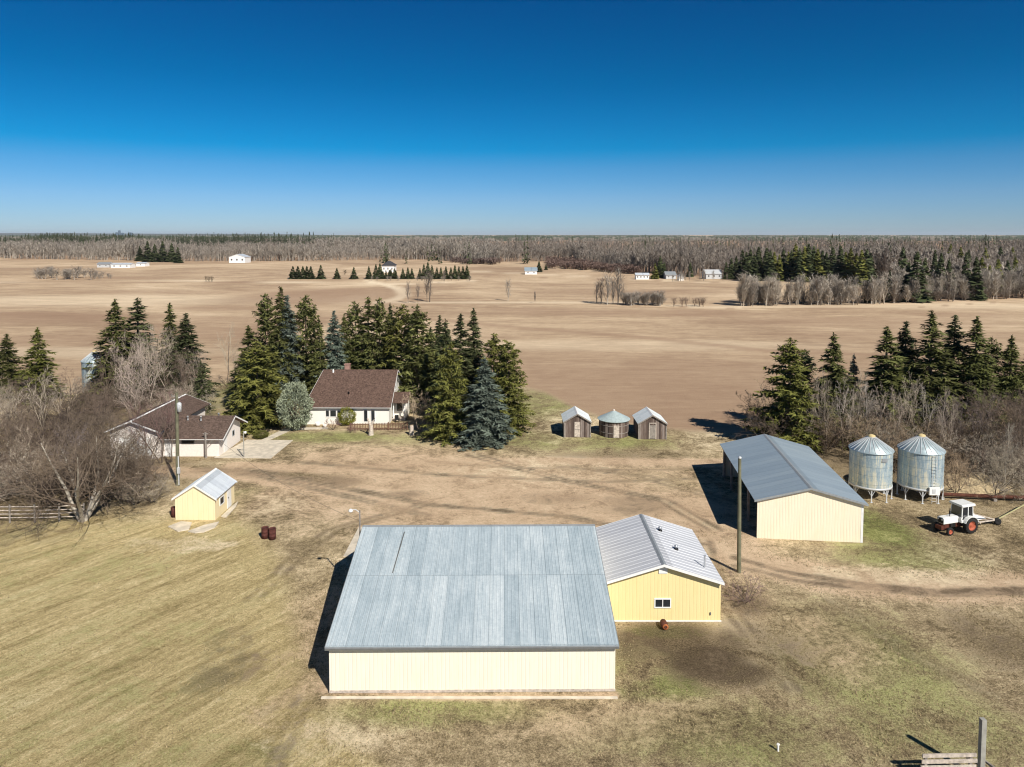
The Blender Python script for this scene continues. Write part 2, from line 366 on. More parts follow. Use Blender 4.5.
for b in (blob(676, 638, 44, 20, 0.85, 0.6), blob(706, 660, 44, 20, 1.0, 0.55), blob(742, 672, 34, 9, 0.9, 0.6), blob(728, 645, 22, 16, 0.7, 0.6), blob(640, 652, 26, 10, 0.6, 0.6), blob(732, 672, 34, 14, 0.9), blob(640, 640, 30, 12, 0.6), blob(345, 482, 22, 4, 0.5), blob(405, 495, 18, 4, 0.4), blob(560, 498, 30, 5, 0.3), blob(640, 505, 34, 8, 0.35), blob(745, 604, 22, 12, 0.5), blob(1000, 640, 45, 28, 0.45), blob(770, 650, 40, 28, 0.3), blob(240, 660, 40, 30, 0.25), blob(620, 455, 60, 3, 0.2)): dark = mx(dark, b)
for b in (blob(905, 560, 66, 22, 0.7), blob(880, 530, 32, 22, 0.85), blob(560, 440, 80, 10, 0.45), blob(620, 440, 55, 8, 0.6), blob(540, 405, 34, 14, 0.55), blob(218, 400, 26, 18, 0.5), blob(330, 437, 60, 5, 0.75), blob(400, 440, 40, 6, 0.4),
          blob(640, 660, 60, 20, 0.35), blob(860, 660, 90, 50, 0.6), blob(430, 712, 120, 14, 0.65), blob(660, 690, 50, 12, 0.6), blob(730, 735, 130, 30, 0.5), blob(930, 720, 100, 40, 0.55), blob(60, 700, 130, 70, 0.14), blob(60, 570, 100, 20, 0.14), blob(668, 632, 40, 7, 0.8, 0.3), blob(672, 684, 28, 10, 0.8, 0.4), blob(735, 628, 18, 14, 0.6), blob(240, 500, 20, 12, 0.6), blob(230, 755, 60, 16, 0.5), blob(640, 480, 60, 8, 0.35), blob(990, 590, 60, 8, 0.4), blob(700, 612, 26, 18, 0.45)): green = mx(green, b)
for b in (blob(180, 545, 60, 6, 0.5), blob(275, 505, 30, 10, 0.45), blob(540, 470, 60, 12, 0.3), blob(740, 440, 50, 10, 0.4), blob(900, 575, 90, 8, 0.5), blob(745, 640, 50, 30, 0.3), blob(960, 470, 60, 20, 0.4), blob(560, 425, 30, 12, 0.3), blob(960, 555, 50, 10, 0.3), blob(330, 740, 60, 20, 0.3)): pale = mx(pale, b)
# the mown hayfield on the left, streaked along the mower's path
lawn = sm(0, 40, np.interp(py, [500, 560, 640, 700, 767, 900], [250, 300, 318, 330, 400, 420]) - px) * sm(505, 530, py) * front
# field patterns: tilled darker bands and stubble strips
for b in (line([(-200, 312), (60, 315), (130, 318)], 16), 0.8 * line([(300, 318), (420, 318), (512, 327), (640, 337), (768, 351), (900, 356)], 5.5), 0.8 * blob(690, 313, 60, 3.5), 0.7 * blob(960, 315, 50, 3), 0.8 * blob(540, 310, 60, 2.5), 0.8 * blob(640, 395, 190, 30), 0.5 * blob(230, 325, 130, 10), 0.45 * blob(580, 360, 160, 8), 0.6 * blob(330, 300, 80, 6), 0.7 * blob(90, 278, 80, 1.2), 0.5 * blob(150, 273, 60, 0.8), 0.55 * blob(60, 340, 90, 6), 0.5 * blob(900, 335, 130, 6), 0.55 * blob(750, 420, 130, 7)):
    dark = mx(dark, 0.8 * b * field)
for b in (line([(-400, 284), (200, 281), (400, 284), (470, 281)], 7), 0.9 * line([(370, 281), (400, 288), (404, 296), (385, 302)], 6), 0.8 * line([(385, 302), (620, 303), (700, 307), (900, 308)], 5), 0.5 * blob(90, 300, 200, 5), 0.6 * blob(860, 305, 120, 2), 0.6 * line([(470, 271), (700, 282), (1000, 276)], 9), 0.7 * line([(556, 263), (570, 259), (585, 258)], 8), 0.4 * blob(620, 345, 200, 5), 0.5 * blob(930, 306, 130, 3), 0.5 * blob(60, 352, 150, 5)):
    pale = mx(pale, 0.8 * b * field)
wf = np.interp(px, [-900, 0, 90, 175, 300, 420, 480, 500, 560, 575, 620, 700, 885, 890, 960, 1024, 1600], [258.5, 258.5, 260, 261.5, 261, 259.5, 262, 262.5, 262, 264, 272, 277.5, 279.5, 303, 300, 298, 295])
for pts, am in (([(240, 468), (330, 486), (430, 505), (560, 516), (700, 545)], .5), ([(260, 476), (360, 500), (420, 515)], .4), ([(470, 455), (560, 480), (660, 500), (712, 530)], .45), ([(300, 462), (450, 476), (600, 482), (700, 478)], .4), ([(250, 600), (290, 560), (330, 530), (420, 505)], .35), ([(560, 466), (640, 476), (720, 500)], .35), ([(300, 700), (270, 767)], .3), ([(700, 540), (720, 600), (790, 690)], .35), ([(830, 600), (900, 650), (1000, 700)], .3)):
    for dx in (-3, 9): dark = mx(dark, am * 1.1 * line([(a + dx, b) for a, b in pts], 0.55, 0.55))
    pale = mx(pale, am * 0.8 * line([(a + 3, b) for a, b in pts], 0.7))
dark = mx(dark, 0.72 * sm(335, 400, py) * field * sm(440, 520, px))
for b in (0.85 * blob(322, 296, 80, 7.5), 0.6 * blob(600, 312, 110, 3), 0.7 * blob(60, 318, 120, 5), 0.6 * blob(200, 332, 110, 7), 0.6 * blob(560, 378, 120, 16), 0.55 * blob(700, 372, 120, 14), 0.5 * blob(860, 322, 140, 5), 0.55 * blob(240, 308, 70, 3), 0.4 * blob(640, 292, 100, 3), 0.5 * blob(150, 292, 120, 2.2)): dark = mx(dark, b * field)
for pts, w2 in (([(-300, 282.5), (200, 282.5), (470, 281)], 2.5), ([(395, 304.5), (620, 305), (740, 309), (900, 308.5), (1000, 302)], 1.0), ([(480, 276), (740, 283), (1024, 284)], 2.0)): dark = mx(dark, 0.7 * line(pts, w2))
for pts, w2 in (([(366, 281), (386, 285), (398, 289), (403, 294), (398, 299), (376, 303)], 4.5), ([(395, 302.8), (620, 303.4), (740, 307)], 1.6)): pale = mx(pale, 1.0 * line(pts, w2))
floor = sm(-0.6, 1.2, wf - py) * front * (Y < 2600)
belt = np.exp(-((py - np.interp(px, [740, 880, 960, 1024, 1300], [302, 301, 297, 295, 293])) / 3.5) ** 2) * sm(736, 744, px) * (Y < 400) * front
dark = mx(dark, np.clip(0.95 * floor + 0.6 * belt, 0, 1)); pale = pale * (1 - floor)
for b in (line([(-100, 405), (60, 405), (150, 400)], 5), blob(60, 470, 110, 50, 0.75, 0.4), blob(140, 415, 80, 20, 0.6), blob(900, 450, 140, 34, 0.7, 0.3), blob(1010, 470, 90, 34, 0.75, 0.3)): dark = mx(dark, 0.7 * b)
gme = bpy.data.meshes.new('ground')
nr = len(Ys); idx = np.arange(nr * NC).reshape(nr, NC)
V = np.stack([X, Y, np.zeros_like(X)], -1).reshape(-1, 3)
nzz = (np.sin(V[:, 0] * 0.11 + 1.3 * np.sin(V[:, 1] * 0.07)) + np.sin(V[:, 1] * 0.13 + V[:, 0] * 0.05)) * 0.03
V[:, 2] = nzz * (V[:, 1] > 60) * 0 
Q = np.stack([idx[:-1, :-1], idx[:-1, 1:], idx[1:, 1:], idx[1:, :-1]], -1).reshape(-1, 4)
def ground_mat():
    m, n, b = nt('ground_material'); tc = N(n, 'TexCoord'); ob = tc.outputs['Object']
    a1 = N(n, 'Attribute', attribute_name='zone_a'); a2 = N(n, 'Attribute', attribute_name='zone_b')
    s1 = N(n, 'SeparateColor'); n.links.new(a1.outputs['Color'], s1.inputs[0]); s2 = N(n, 'SeparateColor'); n.links.new(a2.outputs['Color'], s2.inputs[0])
    dirt_, green_, dark_ = s1.outputs; field_, pale_, lawn_ = s2.outputs
    big = noise(n, ob, 0.06, 5, 0.65, 0.8); mid = noise(n, ob, 0.33, 8, 0.72, 0.5); fine = noise(n, ob, 2.2, 8, 0.85, 0.2); vf = noise(n, ob, 9.0, 5, 0.9)
    mow = noise(n, mapping(n, (0.22, 1.7, 1), (0, 0, R(-55))), 1.0, 8, 0.8, 0.7)
    mow2 = noise(n, mapping(n, (0.07, 0.5, 1), (0, 0, R(-55))), 1.0, 5, 0.65, 0.9)
    # grass
    def wsum(*terms):
        tot = None; off = 0.5
        for x_, w_ in terms:
            m_ = mth(n, 'MULTIPLY', x_, w_); off -= 0.5 * w_; tot = m_ if tot is None else mth(n, 'ADD', tot, m_)
        return mth(n, 'ADD', tot, off)
    t = wsum((big, 0.35), (mid, 0.6), (fine, 0.7), (vf, 0.85))
    tl = wsum((mow, 0.55), (mow2, 0.35), (fine, 0.5), (vf, 0.75))
    grass = ramp(n, t, [(0.34, (0.080, 0.058, 0.034)), (0.45, (0.235, 0.178, 0.098)), (0.55, (0.43, 0.335, 0.195)), (0.68, (0.74, 0.60, 0.39))])
    lawnc = ramp(n, tl, [(0.34, (0.190, 0.148, 0.062)), (0.46, (0.380, 0.295, 0.135)), (0.56, (0.56, 0.445, 0.225)), (0.68, (0.80, 0.66, 0.40))])
    col = mix(n, lawn_, grass, lawnc)
    gcol = ramp(n, t, [(0.36, (0.070, 0.080, 0.022)), (0.50, (0.195, 0.210, 0.064)), (0.66, (0.42, 0.40, 0.17))])
    mod = ramp(n, mth(n, 'ADD', mth(n, 'MULTIPLY', mid, 0.6), mth(n, 'MULTIPLY', fine, 0.4)), [(0.43, (0,0,0)), (0.59, (1,1,1))])
    def over(base, mask, c, lo=0.25, hi=0.75, gain=1.15):
        f = mth(n, 'ADD', mth(n, 'MULTIPLY', mask, gain), mth(n, 'MULTIPLY', mth(n, 'SUBTRACT', mod, 0.55), 0.9))
        f = mth(n, 'MULTIPLY', f, mth(n, 'GREATER_THAN', mask, 0.01), clamp=True)
        return mix(n, mth(n, 'SMOOTH_MIN', f, 0.95, 0.1, clamp=True), base, c)
    col = over(col, green_, gcol)
    gl = mth(n, 'MULTIPLY', ramp(n, mow2, [(0.5, (0,0,0)), (0.72, (1,1,1))]), mth(n, 'MULTIPLY', lawn_, 0.38))
    col = mix(n, gl, col, gcol)
    dcol = ramp(n, t, [(0.30, (0.33, 0.225, 0.14)), (0.50, (0.53, 0.380, 0.240)), (0.70, (0.68, 0.52, 0.345))])
    col = over(col, dirt_, dcol, gain=1.55)
    pcol = ramp(n, t, [(0.36, (0.38, 0.30, 0.175)), (0.64, (0.76, 0.63, 0.42))])
    col = over(col, pale_, pcol)
    kcol = ramp(n, t, [(0.34, (0.036, 0.026, 0.016)), (0.68, (0.16, 0.115, 0.072))])
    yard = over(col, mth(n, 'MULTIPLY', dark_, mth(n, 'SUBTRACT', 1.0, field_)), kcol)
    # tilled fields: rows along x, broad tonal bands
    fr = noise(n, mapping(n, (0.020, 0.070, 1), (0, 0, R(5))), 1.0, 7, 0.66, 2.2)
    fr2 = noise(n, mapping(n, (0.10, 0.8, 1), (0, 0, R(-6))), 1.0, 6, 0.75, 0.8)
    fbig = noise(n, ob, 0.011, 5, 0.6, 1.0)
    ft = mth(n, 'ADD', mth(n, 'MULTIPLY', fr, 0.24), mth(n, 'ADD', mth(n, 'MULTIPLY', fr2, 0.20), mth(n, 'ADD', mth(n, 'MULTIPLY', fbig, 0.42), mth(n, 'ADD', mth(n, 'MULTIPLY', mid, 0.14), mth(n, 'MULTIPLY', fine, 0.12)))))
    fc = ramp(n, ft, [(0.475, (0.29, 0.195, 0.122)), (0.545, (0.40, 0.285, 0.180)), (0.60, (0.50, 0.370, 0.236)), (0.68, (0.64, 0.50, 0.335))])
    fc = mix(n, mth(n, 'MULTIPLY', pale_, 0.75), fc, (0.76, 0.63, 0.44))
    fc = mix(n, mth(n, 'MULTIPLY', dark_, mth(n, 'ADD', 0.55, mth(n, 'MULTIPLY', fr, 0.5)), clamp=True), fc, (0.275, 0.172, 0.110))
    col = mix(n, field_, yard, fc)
    hv = N(n, 'HueSaturation'); hv.inputs['Value'].default_value = 1.17; hv.inputs['Saturation'].default_value = 0.97; n.links.new(col, hv.inputs['Color'])
    n.links.new(hv.outputs[0], b.inputs['Base Color']); b.inputs['Roughness'].default_value = 0.95; b.inputs['Specular IOR Level'].default_value = 0.05
    hh = mth(n, 'ADD', mth(n, 'MULTIPLY', fine, 0.7), mth(n, 'ADD', mth(n, 'MULTIPLY', vf, 0.5), mth(n, 'MULTIPLY', mow, mth(n, 'MULTIPLY', lawn_, 0.5))))
    bump(n, b, hh, 0.9, 0.16); return m
gme = np_mesh('ground', V, Q, [ground_mat()])
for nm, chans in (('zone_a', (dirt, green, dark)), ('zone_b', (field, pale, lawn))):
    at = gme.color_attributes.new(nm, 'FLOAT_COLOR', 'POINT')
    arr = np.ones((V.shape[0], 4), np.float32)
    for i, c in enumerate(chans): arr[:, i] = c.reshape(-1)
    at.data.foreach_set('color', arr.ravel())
g = link('ground', gme); g['kind'] = 'structure'

def slab(name, pts, z, m, label, cat, thick=0.12):
    mb = MB(); w = [G(*p) for p in pts]; mb.prism([(q.x, q.y) for q in w], 'z', -0.05, z)
    o = mb.build(name, m); return tag(o, label, cat)
tag(slab('driveway', [(214, 458), (247, 440), (293, 440.5), (271, 458.5)], 0.05, M['concrete'], None, None), kind='structure')
tag(slab('path', [(262, 440), (270, 440), (292, 430), (284, 429)], 0.06, M['concrete'], None, None), kind='structure')
tag(slab('path', [(292, 430), (328, 429), (328, 427.5), (284, 428)], 0.055, M['concrete'], None, None), kind='structure')

# ------------------------------------------------------------------ buildings
def slope_slab(mb, p0, p1, p2, p3, th=0.08):
    """roof slab from quad (p0,p1 eave; p2,p3 ridge) with thickness downward"""
    q = [Vector(p) for p in (p0, p1, p2, p3)]
    n = (q[1]-q[0]).cross(q[3]-q[0]).normalized()
    if n.z < 0: n = -n
    lo = [v - n * th for v in q]
    mb.add(q + lo, [(0,1,2,3),(7,6,5,4),(0,4,5,1),(1,5,6,2),(2,6,7,3),(3,7,4,0)])
def ribs(mb, p0, p1, p2, p3, step, w=0.05, h=0.014):
    p0, p1, p2, p3 = [Vector(p) for p in (p0, p1, p2, p3)]
    n = (p1-p0).cross(p3-p0).normalized(); n = n if n.z > 0 else -n
    L = (p1-p0).length; k = int(L / step)
    for i in range(k + 1):
        t = min(1, max(0, (i + 0.5) / k)) if k else 0.5
        if i == k: break
        a = p0.lerp(p1, t); b = p3.lerp(p2, t); e = (p1-p0).normalized() * w / 2
        mb.add([a-e, a+e, b+e, b-e, a-e*0.5+n*h, a+e*0.5+n*h, b+e*0.5+n*h, b-e*0.5+n*h], [(4,5,6,7),(0,1,5,4),(1,2,6,5),(2,3,7,6),(3,0,4,7)])
def window(root, x, z, w, h, y=-0.02, panes=1, frame='white', face='front', name='window', sill=True):
    """window on a wall; face 'front' (normal -y at y) or 'right' (normal +x at x=y arg)"""
    fr = MB(); t = 0.07
    def bx(mb, a0, a1, d0, d1, z0, z1):
        if face == 'front': mb.box(a0, a1, y - d1, y - d0, z0, z1)
        else: mb.box(y + d0, y + d1, a0, a1, z0, z1)
    bx(fr, x-w/2-t, x-w/2, -0.01, 0.05, z-t, z+h+t); bx(fr, x+w/2, x+w/2+t, -0.01, 0.05, z-t, z+h+t)
    bx(fr, x-w/2, x+w/2, -0.01, 0.05, z-t, z); bx(fr, x-w/2, x+w/2, -0.01, 0.05, z+h, z+h+t)
    for i in range(1, panes): bx(fr, x-w/2+w*i/panes-0.025, x-w/2+w*i/panes+0.025, 0.0, 0.045, z, z+h)
    f = fr.build(name, M[frame], root)
    g_ = MB(); bx(g_, x-w/2, x+w/2, 0.005, 0.015, z, z+h); g_.build('pane', M['glass'], f)
    return f
def gable_y(root, x0, x1, y0, y1, eh, rx, rh, wallm, roofm, oh=0.3, ohf=0.3, th=0.1, rib=0, trim='trim', wall=True):
    """ridge runs along y; gable faces the camera"""
    if wall:
        MB().prism([(x0, 0), (x1, 0), (x1, eh), (rx, rh), (x0, eh)], 'y', y0, y1).build('wall', wallm, root)
    sl = (rh - eh) / (rx - x0); sr = (rh - eh) / (x1 - rx); up = th + 0.015
    mb = MB()
    zl = eh - sl * oh + up; zr = eh - sr * oh + up; zt = rh + up
    L = [(x0-oh, y0-ohf, zl), (x0-oh, y1+ohf, zl), (rx, y1+ohf, zt), (rx, y0-ohf, zt)]
    Rr = [(x1+oh, y0-ohf, zr), (x1+oh, y1+ohf, zr), (rx, y1+ohf, zt), (rx, y0-ohf, zt)]
    slope_slab(mb, *L, th); slope_slab(mb, *Rr, th)
    if rib: ribs(mb, *L, rib); ribs(mb, *Rr, rib)
    rf = mb.build('roof', roofm, root)
    cap = MB(); cap.prism([(rx-0.16, zt-0.16*sl+0.012), (rx, zt+0.03), (rx+0.16, zt-0.16*sr+0.012), (rx, zt+0.012)], 'y', y0-ohf-0.01, y1+ohf+0.01)
    cap.build('ridge_cap', M['greytrim'] if roofm in (M['shedroof'], M['shoproof']) else M['trim'], rf)
    for yy in (y0 - ohf - 0.03, y1 + ohf + 0.003):
        tr = MB()
        for a, za in ((x0-oh, zl), (x1+oh, zr)):
            tr.add([(a, yy, za+0.01), (a, yy, za-0.16), (rx, yy, zt-0.16), (rx, yy, zt+0.01), (a, yy+0.027, za+0.01), (a, yy+0.027, za-0.16), (rx, yy+0.027, zt-0.16), (rx, yy+0.027, zt+0.01)],
                   [(0,1,2,3),(4,7,6,5),(0,4,5,1),(1,5,6,2),(2,6,7,3),(3,7,4,0)])
        tr.build('fascia', M[trim], rf)
    return rf
def gable_x(root, x0, x1, y0, y1, eh, ry, rh, wallm, roofm, oh=0.3, ohs=0.3, th=0.1, rib=0, trim='trim', ehb=None, parentwall=True):
    """ridge runs along x; long eave faces the camera"""
    ehb = eh if ehb is None else ehb
    MB().prism([(y0, 0), (y1, 0), (y1, ehb), (ry, rh), (y0, eh)], 'x', x0, x1).build('wall', wallm, root)
    sf = (rh-eh)/(ry-y0); sb = (rh-ehb)/(y1-ry); up = th + 0.015
    zf = eh - sf*oh + up; zb = ehb - sb*oh + up; zt = rh + up; mb = MB()
    Fq = [(x0-ohs, y0-oh, zf), (x1+ohs, y0-oh, zf), (x1+ohs, ry, zt), (x0-ohs, ry, zt)]
    Bq = [(x0-ohs, y1+oh, zb), (x1+ohs, y1+oh, zb), (x1+ohs, ry, zt), (x0-ohs, ry, zt)]
    slope_slab(mb, *Fq, th); slope_slab(mb, *Bq, th)
    if rib: ribs(mb, *Fq, rib); ribs(mb, *Bq, rib)
    rf = mb.build('roof', roofm, root)
    cap = MB(); cap.prism([(ry-0.18, zt-0.18*sf+0.012), (ry, zt+0.03), (ry+0.18, zt-0.18*sb+0.012), (ry, zt+0.012)], 'x', x0-ohs-0.01, x1+ohs+0.01)
    cap.build('ridge_cap', M['greytrim'] if roofm is M['barnroof'] else roofm, rf)
    for xx in (x0-ohs-0.03, x1+ohs+0.003):
        tr = MB()
        for a, za in ((y0-oh, zf), (y1+oh, zb)):
            tr.add([(xx, a, za+0.01), (xx, a, za-0.16), (xx, ry, zt-0.16), (xx, ry, zt+0.01), (xx+0.027, a, za+0.01), (xx+0.027, a, za-0.16), (xx+0.027, ry, zt-0.16), (xx+0.027, ry, zt+0.01)],
                   [(0,1,2,3),(4,7,6,5),(0,4,5,1),(1,5,6,2),(2,6,7,3),(3,7,4,0)])
        tr.build('fascia', M[trim], rf)
    MB().box(x0-ohs, x1+ohs, y0-oh-0.03, y0-oh-0.003, zf-0.075, zf-0.01).build('eave_board', M[trim], rf)
    return rf

# large barn in front
barn = empty('barn', (-2.155, 38.0, 0), R(0.6), 'large cream metal barn with weathered pale blue grey roof in the foreground', 'barn')
rf = gable_x(barn, -7.8, 7.8, 0, 14.6, 2.72, 10.4, 5.0, M['cream'], M['barnroof'], 0.22, 0.15, 0.05, 0.215, 'greytrim', 3.2)
MB().box(-7.95, 7.95, -0.34, -0.255, 2.60, 2.66).build('gutter', M['darktrim'], barn)
MB().box(-7.82, 7.82, -0.03, -0.003, 0.02, 0.16).build('base_trim', M['palewood'], barn)
mb = MB(); mb.bar((-5.2, 5.6, 4.02), (-5.0, 9.6, 4.94), 0.05); mb.build('loose_seam', M['darktrim'], rf)
w = MB(); a = G(300, 699); w.box(-10.3, 5.7, 37.42, 37.60, -0.05, 0.05)
tag(w.build('curb', M['concrete']), 'long narrow concrete strip in the grass before the large barn wall', 'concrete strip')
w = MB(); w.box(-13.1, -12.45, 54.6, 60.2, -0.05, 0.04)
tag(w.build('concrete_apron', M['concrete']), 'narrow grey concrete pad behind the back left corner of the large barn', 'concrete pad')

# yellow shop
shop = empty('workshop', (9.73, 45.22, 0), 0, 'yellow metal workshop with light grey gable roof beside the large barn', 'workshop')
rf = gable_y(shop, -3.78, 3.75, 0, 7.6, 2.68, 0, 3.85, M['yellow'], M['shoproof'], 0.12, 0.35, 0.08, 0.46, 'trim')
window(shop, 0.0, 0.98, 0.95, 0.5, 0.0, 2)
MB().box(-0.28, 0.28, -0.05, -0.005, 3.2, 3.6).build('gable_vent', M['trim'], shop)
for (vx, vy) in ((0.95, 5.6), (1.5, 2.9)):
    zz = 3.95 - vx * 0.312
    v = MB(); v.lathe([(0.07, -0.1), (0.07, 0.18), (0.13, 0.16), (0.13, 0.26), (0.0, 0.33)], 12, (vx, vy, zz)).build('roof_vent', M['galv'], rf)
    MB().lathe([(0.16, -0.03), (0.16, 0.05), (0.07, 0.05)], 12, (vx, vy, zz)).build('vent_collar', M['black'], v if False else rf)
v = MB(); v.tube([(3.0, 1.2, 2.9), (3.0, 1.2, 3.8)], 0.055).tube([(3.0, 1.2, 3.8), (3.0, 1.2, 3.85)], 0.08).build('stove_pipe', M['galv'], rf)
MB().box(3.05, 3.13, -0.06, -0.005, 0.45, 0.62).build('socket', M['darktrim'], shop)
MB().box(-3.79, 3.81, -0.025, -0.003, 0.0, 0.08).build('base_trim', M['trim'], shop)

# machine shed, its left side open on posts
shed = empty('machine_shed', (24.32, 57.58, 0), R(-6.2), 'long machine shed with blue grey roof and open left side, cream front wall', 'shed')
w_ = 4.16; L_ = 15.4; eh = 3.26; rh = 4.36
mb = MB(); mb.prism([(-w_, 0), (w_, 0), (w_, eh), (0, rh), (-w_, eh)], 'y', 0, 0.12); mb.build('front_wall', M['shedcream'], shed)
mb = MB(); mb.prism([(-w_, 0), (w_, 0), (w_, eh), (0, rh), (-w_, eh)], 'y', L_-0.12, L_); mb.build('back_wall', M['shedcream'], shed)
MB().box(w_-0.12, w_, 0.122, L_-0.122, 0, eh).build('side_wall', M['shedcream'], shed)
gable_y(shed, -w_, w_, 0, L_, eh, 0, rh, M['shedcream'], M['shedroof'], 0.3, 0.25, 0.09, 0, 'greytrim', wall=False)
for yy in (3.8, 7.6, 11.4, 15.1): MB().box(-w_, -w_+0.2, yy-0.1, yy+0.1, 0, eh-0.22).build('post', M['greywood'], shed)
MB().box(-w_+0.01, -w_+0.19, 0.13, L_-0.13, eh-0.22, eh-0.02).build('header_beam', M['greywood'], shed)
mb = MB()
for yy in np.arange(1.2, L_, 2.4): mb.bar((-w_+0.2, yy, eh-0.12), (w_-0.2, yy, eh-0.12), 0.06, 0.14)
mb.build('truss', M['greywood'], shed)
MB().box(w_-0.16, w_+0.02, -0.02, -0.003, 0, eh-0.05).build('corner_trim', M['trim'], shed)

# small yellow shed with slabs round it
ysh = empty('garden_shed', (-27.76, 61.8, 0), R(-1), 'small yellow shed with pale metal roof near the utility pole with transformer', 'shed')
gable_y(ysh, -1.76, 1.76, 0, 4.2, 2.0, 0.0, 3.12, M['yellow2'], M['whiteroof'], 0.22, 0.15, 0.07, 0.3, 'trim')
window(ysh, 1.4, 0.95, 0.8, 0.6, 1.76, 1, face='right'); d = MB().box(1.763, 1.80, 2.5, 3.4, 0.02, 1.85).build('door', M['trim'], ysh)
MB().box(1.8005, 1.84, 2.68, 2.74, 0.95, 1.05).build('handle', M['black'], d)
def slab3(pts, z, label, tilt=0.0):
    q = [G(*p) for p in pts]
    o = MB().prism([(v.x, v.y) for v in q], 'z', 0.0, z).build('concrete_slab', M['palewood' if False else 'concrete']); return tag(o, label, 'concrete slab')
slab3([(168, 527), (181, 522), (192, 523), (189, 530), (178, 532)], 0.08, 'concrete slab lying at the front left corner of the small yellow shed')
slab3([(188, 532), (204, 526), (219, 522.5), (215, 528), (204, 532.5), (195, 533.5)], 0.10, 'concrete slab lying at the front right corner of the small yellow shed')
slab3([(221, 517), (234, 505), (238, 502), (236, 507), (226, 518)], 0.08, 'long concrete slab along the right side of the small yellow shed')
b = MB(); b.lathe([(0, 0), (0.3, 0), (0.3, 0.85), (0.27, 0.86), (0.27, 0.5), (0, 0.5)], 16)
tag(b.build('barrel', M['barrelrust'], None, (-29.95, 62.6, 0)), 'single rusty barrel against the left wall of the small yellow shed', 'barrel')

# farmhouse
hs = empty('farmhouse', (-21.55, 93.6, 0), R(-0.5), 'white storey and a half farmhouse with brown shingle roof among the spruces', 'house')
rf = gable_x(hs, -5.5, 5.35, 0, 13.2, 2.5, 5.4, 6.1, M['housewall'], M['shingle'], 0.45, 0.35, 0.14, 0, 'trim', 2.4)
ch = MB().box(-1.85, -1.15, 5.9, 6.5, 5.0, 6.85).box(-1.92, -1.08, 5.83, 6.57, 6.85, 6.95).build('chimney', M['brick'], rf)
MB().lathe([(0.1, 0), (0.1, 0.4), (0.16, 0.4), (0, 0.5)], 10, (-0.3, 1.6, 3.55)).build('roof_vent', M['black'], rf)
MB().lathe([(0.12, 0), (0.12, 0.4), (0, 0.5)], 10, (-3.2, 5.0, 5.9)).build('roof_vent', M['trim'], rf)
for o_ in list(hs.children) + list(rf.children):          # left gable end leans in towards the ridge
    if o_.type == 'MESH' and o_.name.split('.')[0] in ('wall', 'roof', 'fascia', 'ridge_cap'):
        for v_ in o_.data.vertices:
            if v_.co.x < -3 and v_.co.z > 2.55: v_.co.x += 1.2 * min(1.0, (v_.co.z - 2.55) / 3.6)
for (x_, w2, z_, h_) in ((-2.75, 0.4, 1.05, 0.8), (-2.0, 0.75, 1.05, 0.8), (-1.25, 0.4, 1.05, 0.8)): window(hs, x_, z_, w2, h_, 0.0, 1)
for x_ in (2.3, 3.25): window(hs, x_, 0.4, 0.45, 1.5, 0.0, 1, name='glazed_door')
window(hs, 5.4, 3.6, 1.2, 1.0, 5.35, 2, face='right'); window(hs, 6.6, 1.0, 0.9, 1.0, 5.35, 1, face='right')
mb = MB(); mb.box(5.36, 7.2, 2.0, 5.6, 0, 0.3); mb.build('porch_floor', M['palewood'], hs)
mb = MB(); mb.box(5.36, 7.2, 3.4, 5.6, 0.3, 2.45); mb.build('porch_wall', M['housewall'], hs)
window(hs, 6.2, 1.0, 0.75, 1.15, 3.4, 1)
pr = MB(); slope_slab(pr, (5.37, 1.6, 2.5), (7.6, 1.6, 2.5), (7.6, 3.9, 3.5), (5.37, 3.9, 3.5)); slope_slab(pr, (5.37, 6.0, 2.6), (7.6, 6.0, 2.6), (7.6, 3.9, 3.5), (5.37, 3.9, 3.5)); pr.build('porch_roof', M['shingle'], hs)
for x_ in (5.6, 7.1): MB().box(x_-0.07, x_+0.07, 2.03, 2.17, 0.3, 2.5).build('porch_post', M['trim'], hs)
dk = empty('wooden_fence', (-19.9, 90.6, 0), R(3), 'low brown picket fence in front of the white farmhouse', 'fence')
mb = MB(); [mb.box(x_-0.04, x_+0.04, -0.02, 0.02, 0.05, 0.95) for x_ in np.arange(-0.6, 6.4, 0.2)]; mb.build('picket_panel', M['brownwood'], dk)
MB().box(-0.7, 6.4, 0.022, 0.07, 0.75, 0.84).box(-0.7, 6.4, 0.022, 0.07, 0.2, 0.28).build('rail', M['brownwood'], dk)
for x_ in (-0.72, 1.7, 4.1, 6.5): MB().box(x_-0.06, x_+0.06, -0.05, 0.07, 0, 1.05).build('post', M['brownwood'], dk)
for (px_, py_, s2, lb) in ((318, 426, 1.0, 'pale round planter by the left front wall of the farmhouse'), (325, 427, 0.7, 'small pale planter right of the round planter by the farmhouse wall')):
    q = G(px_, py_); o = MB().lathe([(0, 0), (0.3, 0), (0.42, 0.5), (0.38, 0.5), (0.3, 0.4), (0, 0.4)], 14).build('planter', M['stucco'], None, q); o.scale = (s2,)*3; tag(o, lb, 'planter')
ac = empty('garden_chair', (-15.3, 94.6, 0.0), R(20), 'dark garden chair on the side porch of the farmhouse', 'chair')
MB().box(-0.25, 0.25, -0.25, 0.25, 0.40, 0.45).build('seat', M['black'], ac); MB().box(-0.25, 0.25, 0.22, 0.27, 0.452, 0.95).build('backrest', M['black'], ac)
for sx in (-0.22, 0.22):
    for sy in (-0.22, 0.22): MB().box(sx-0.02, sx+0.02, sy-0.02, sy+0.02, 0, 0.40).build('leg', M['black'], ac)

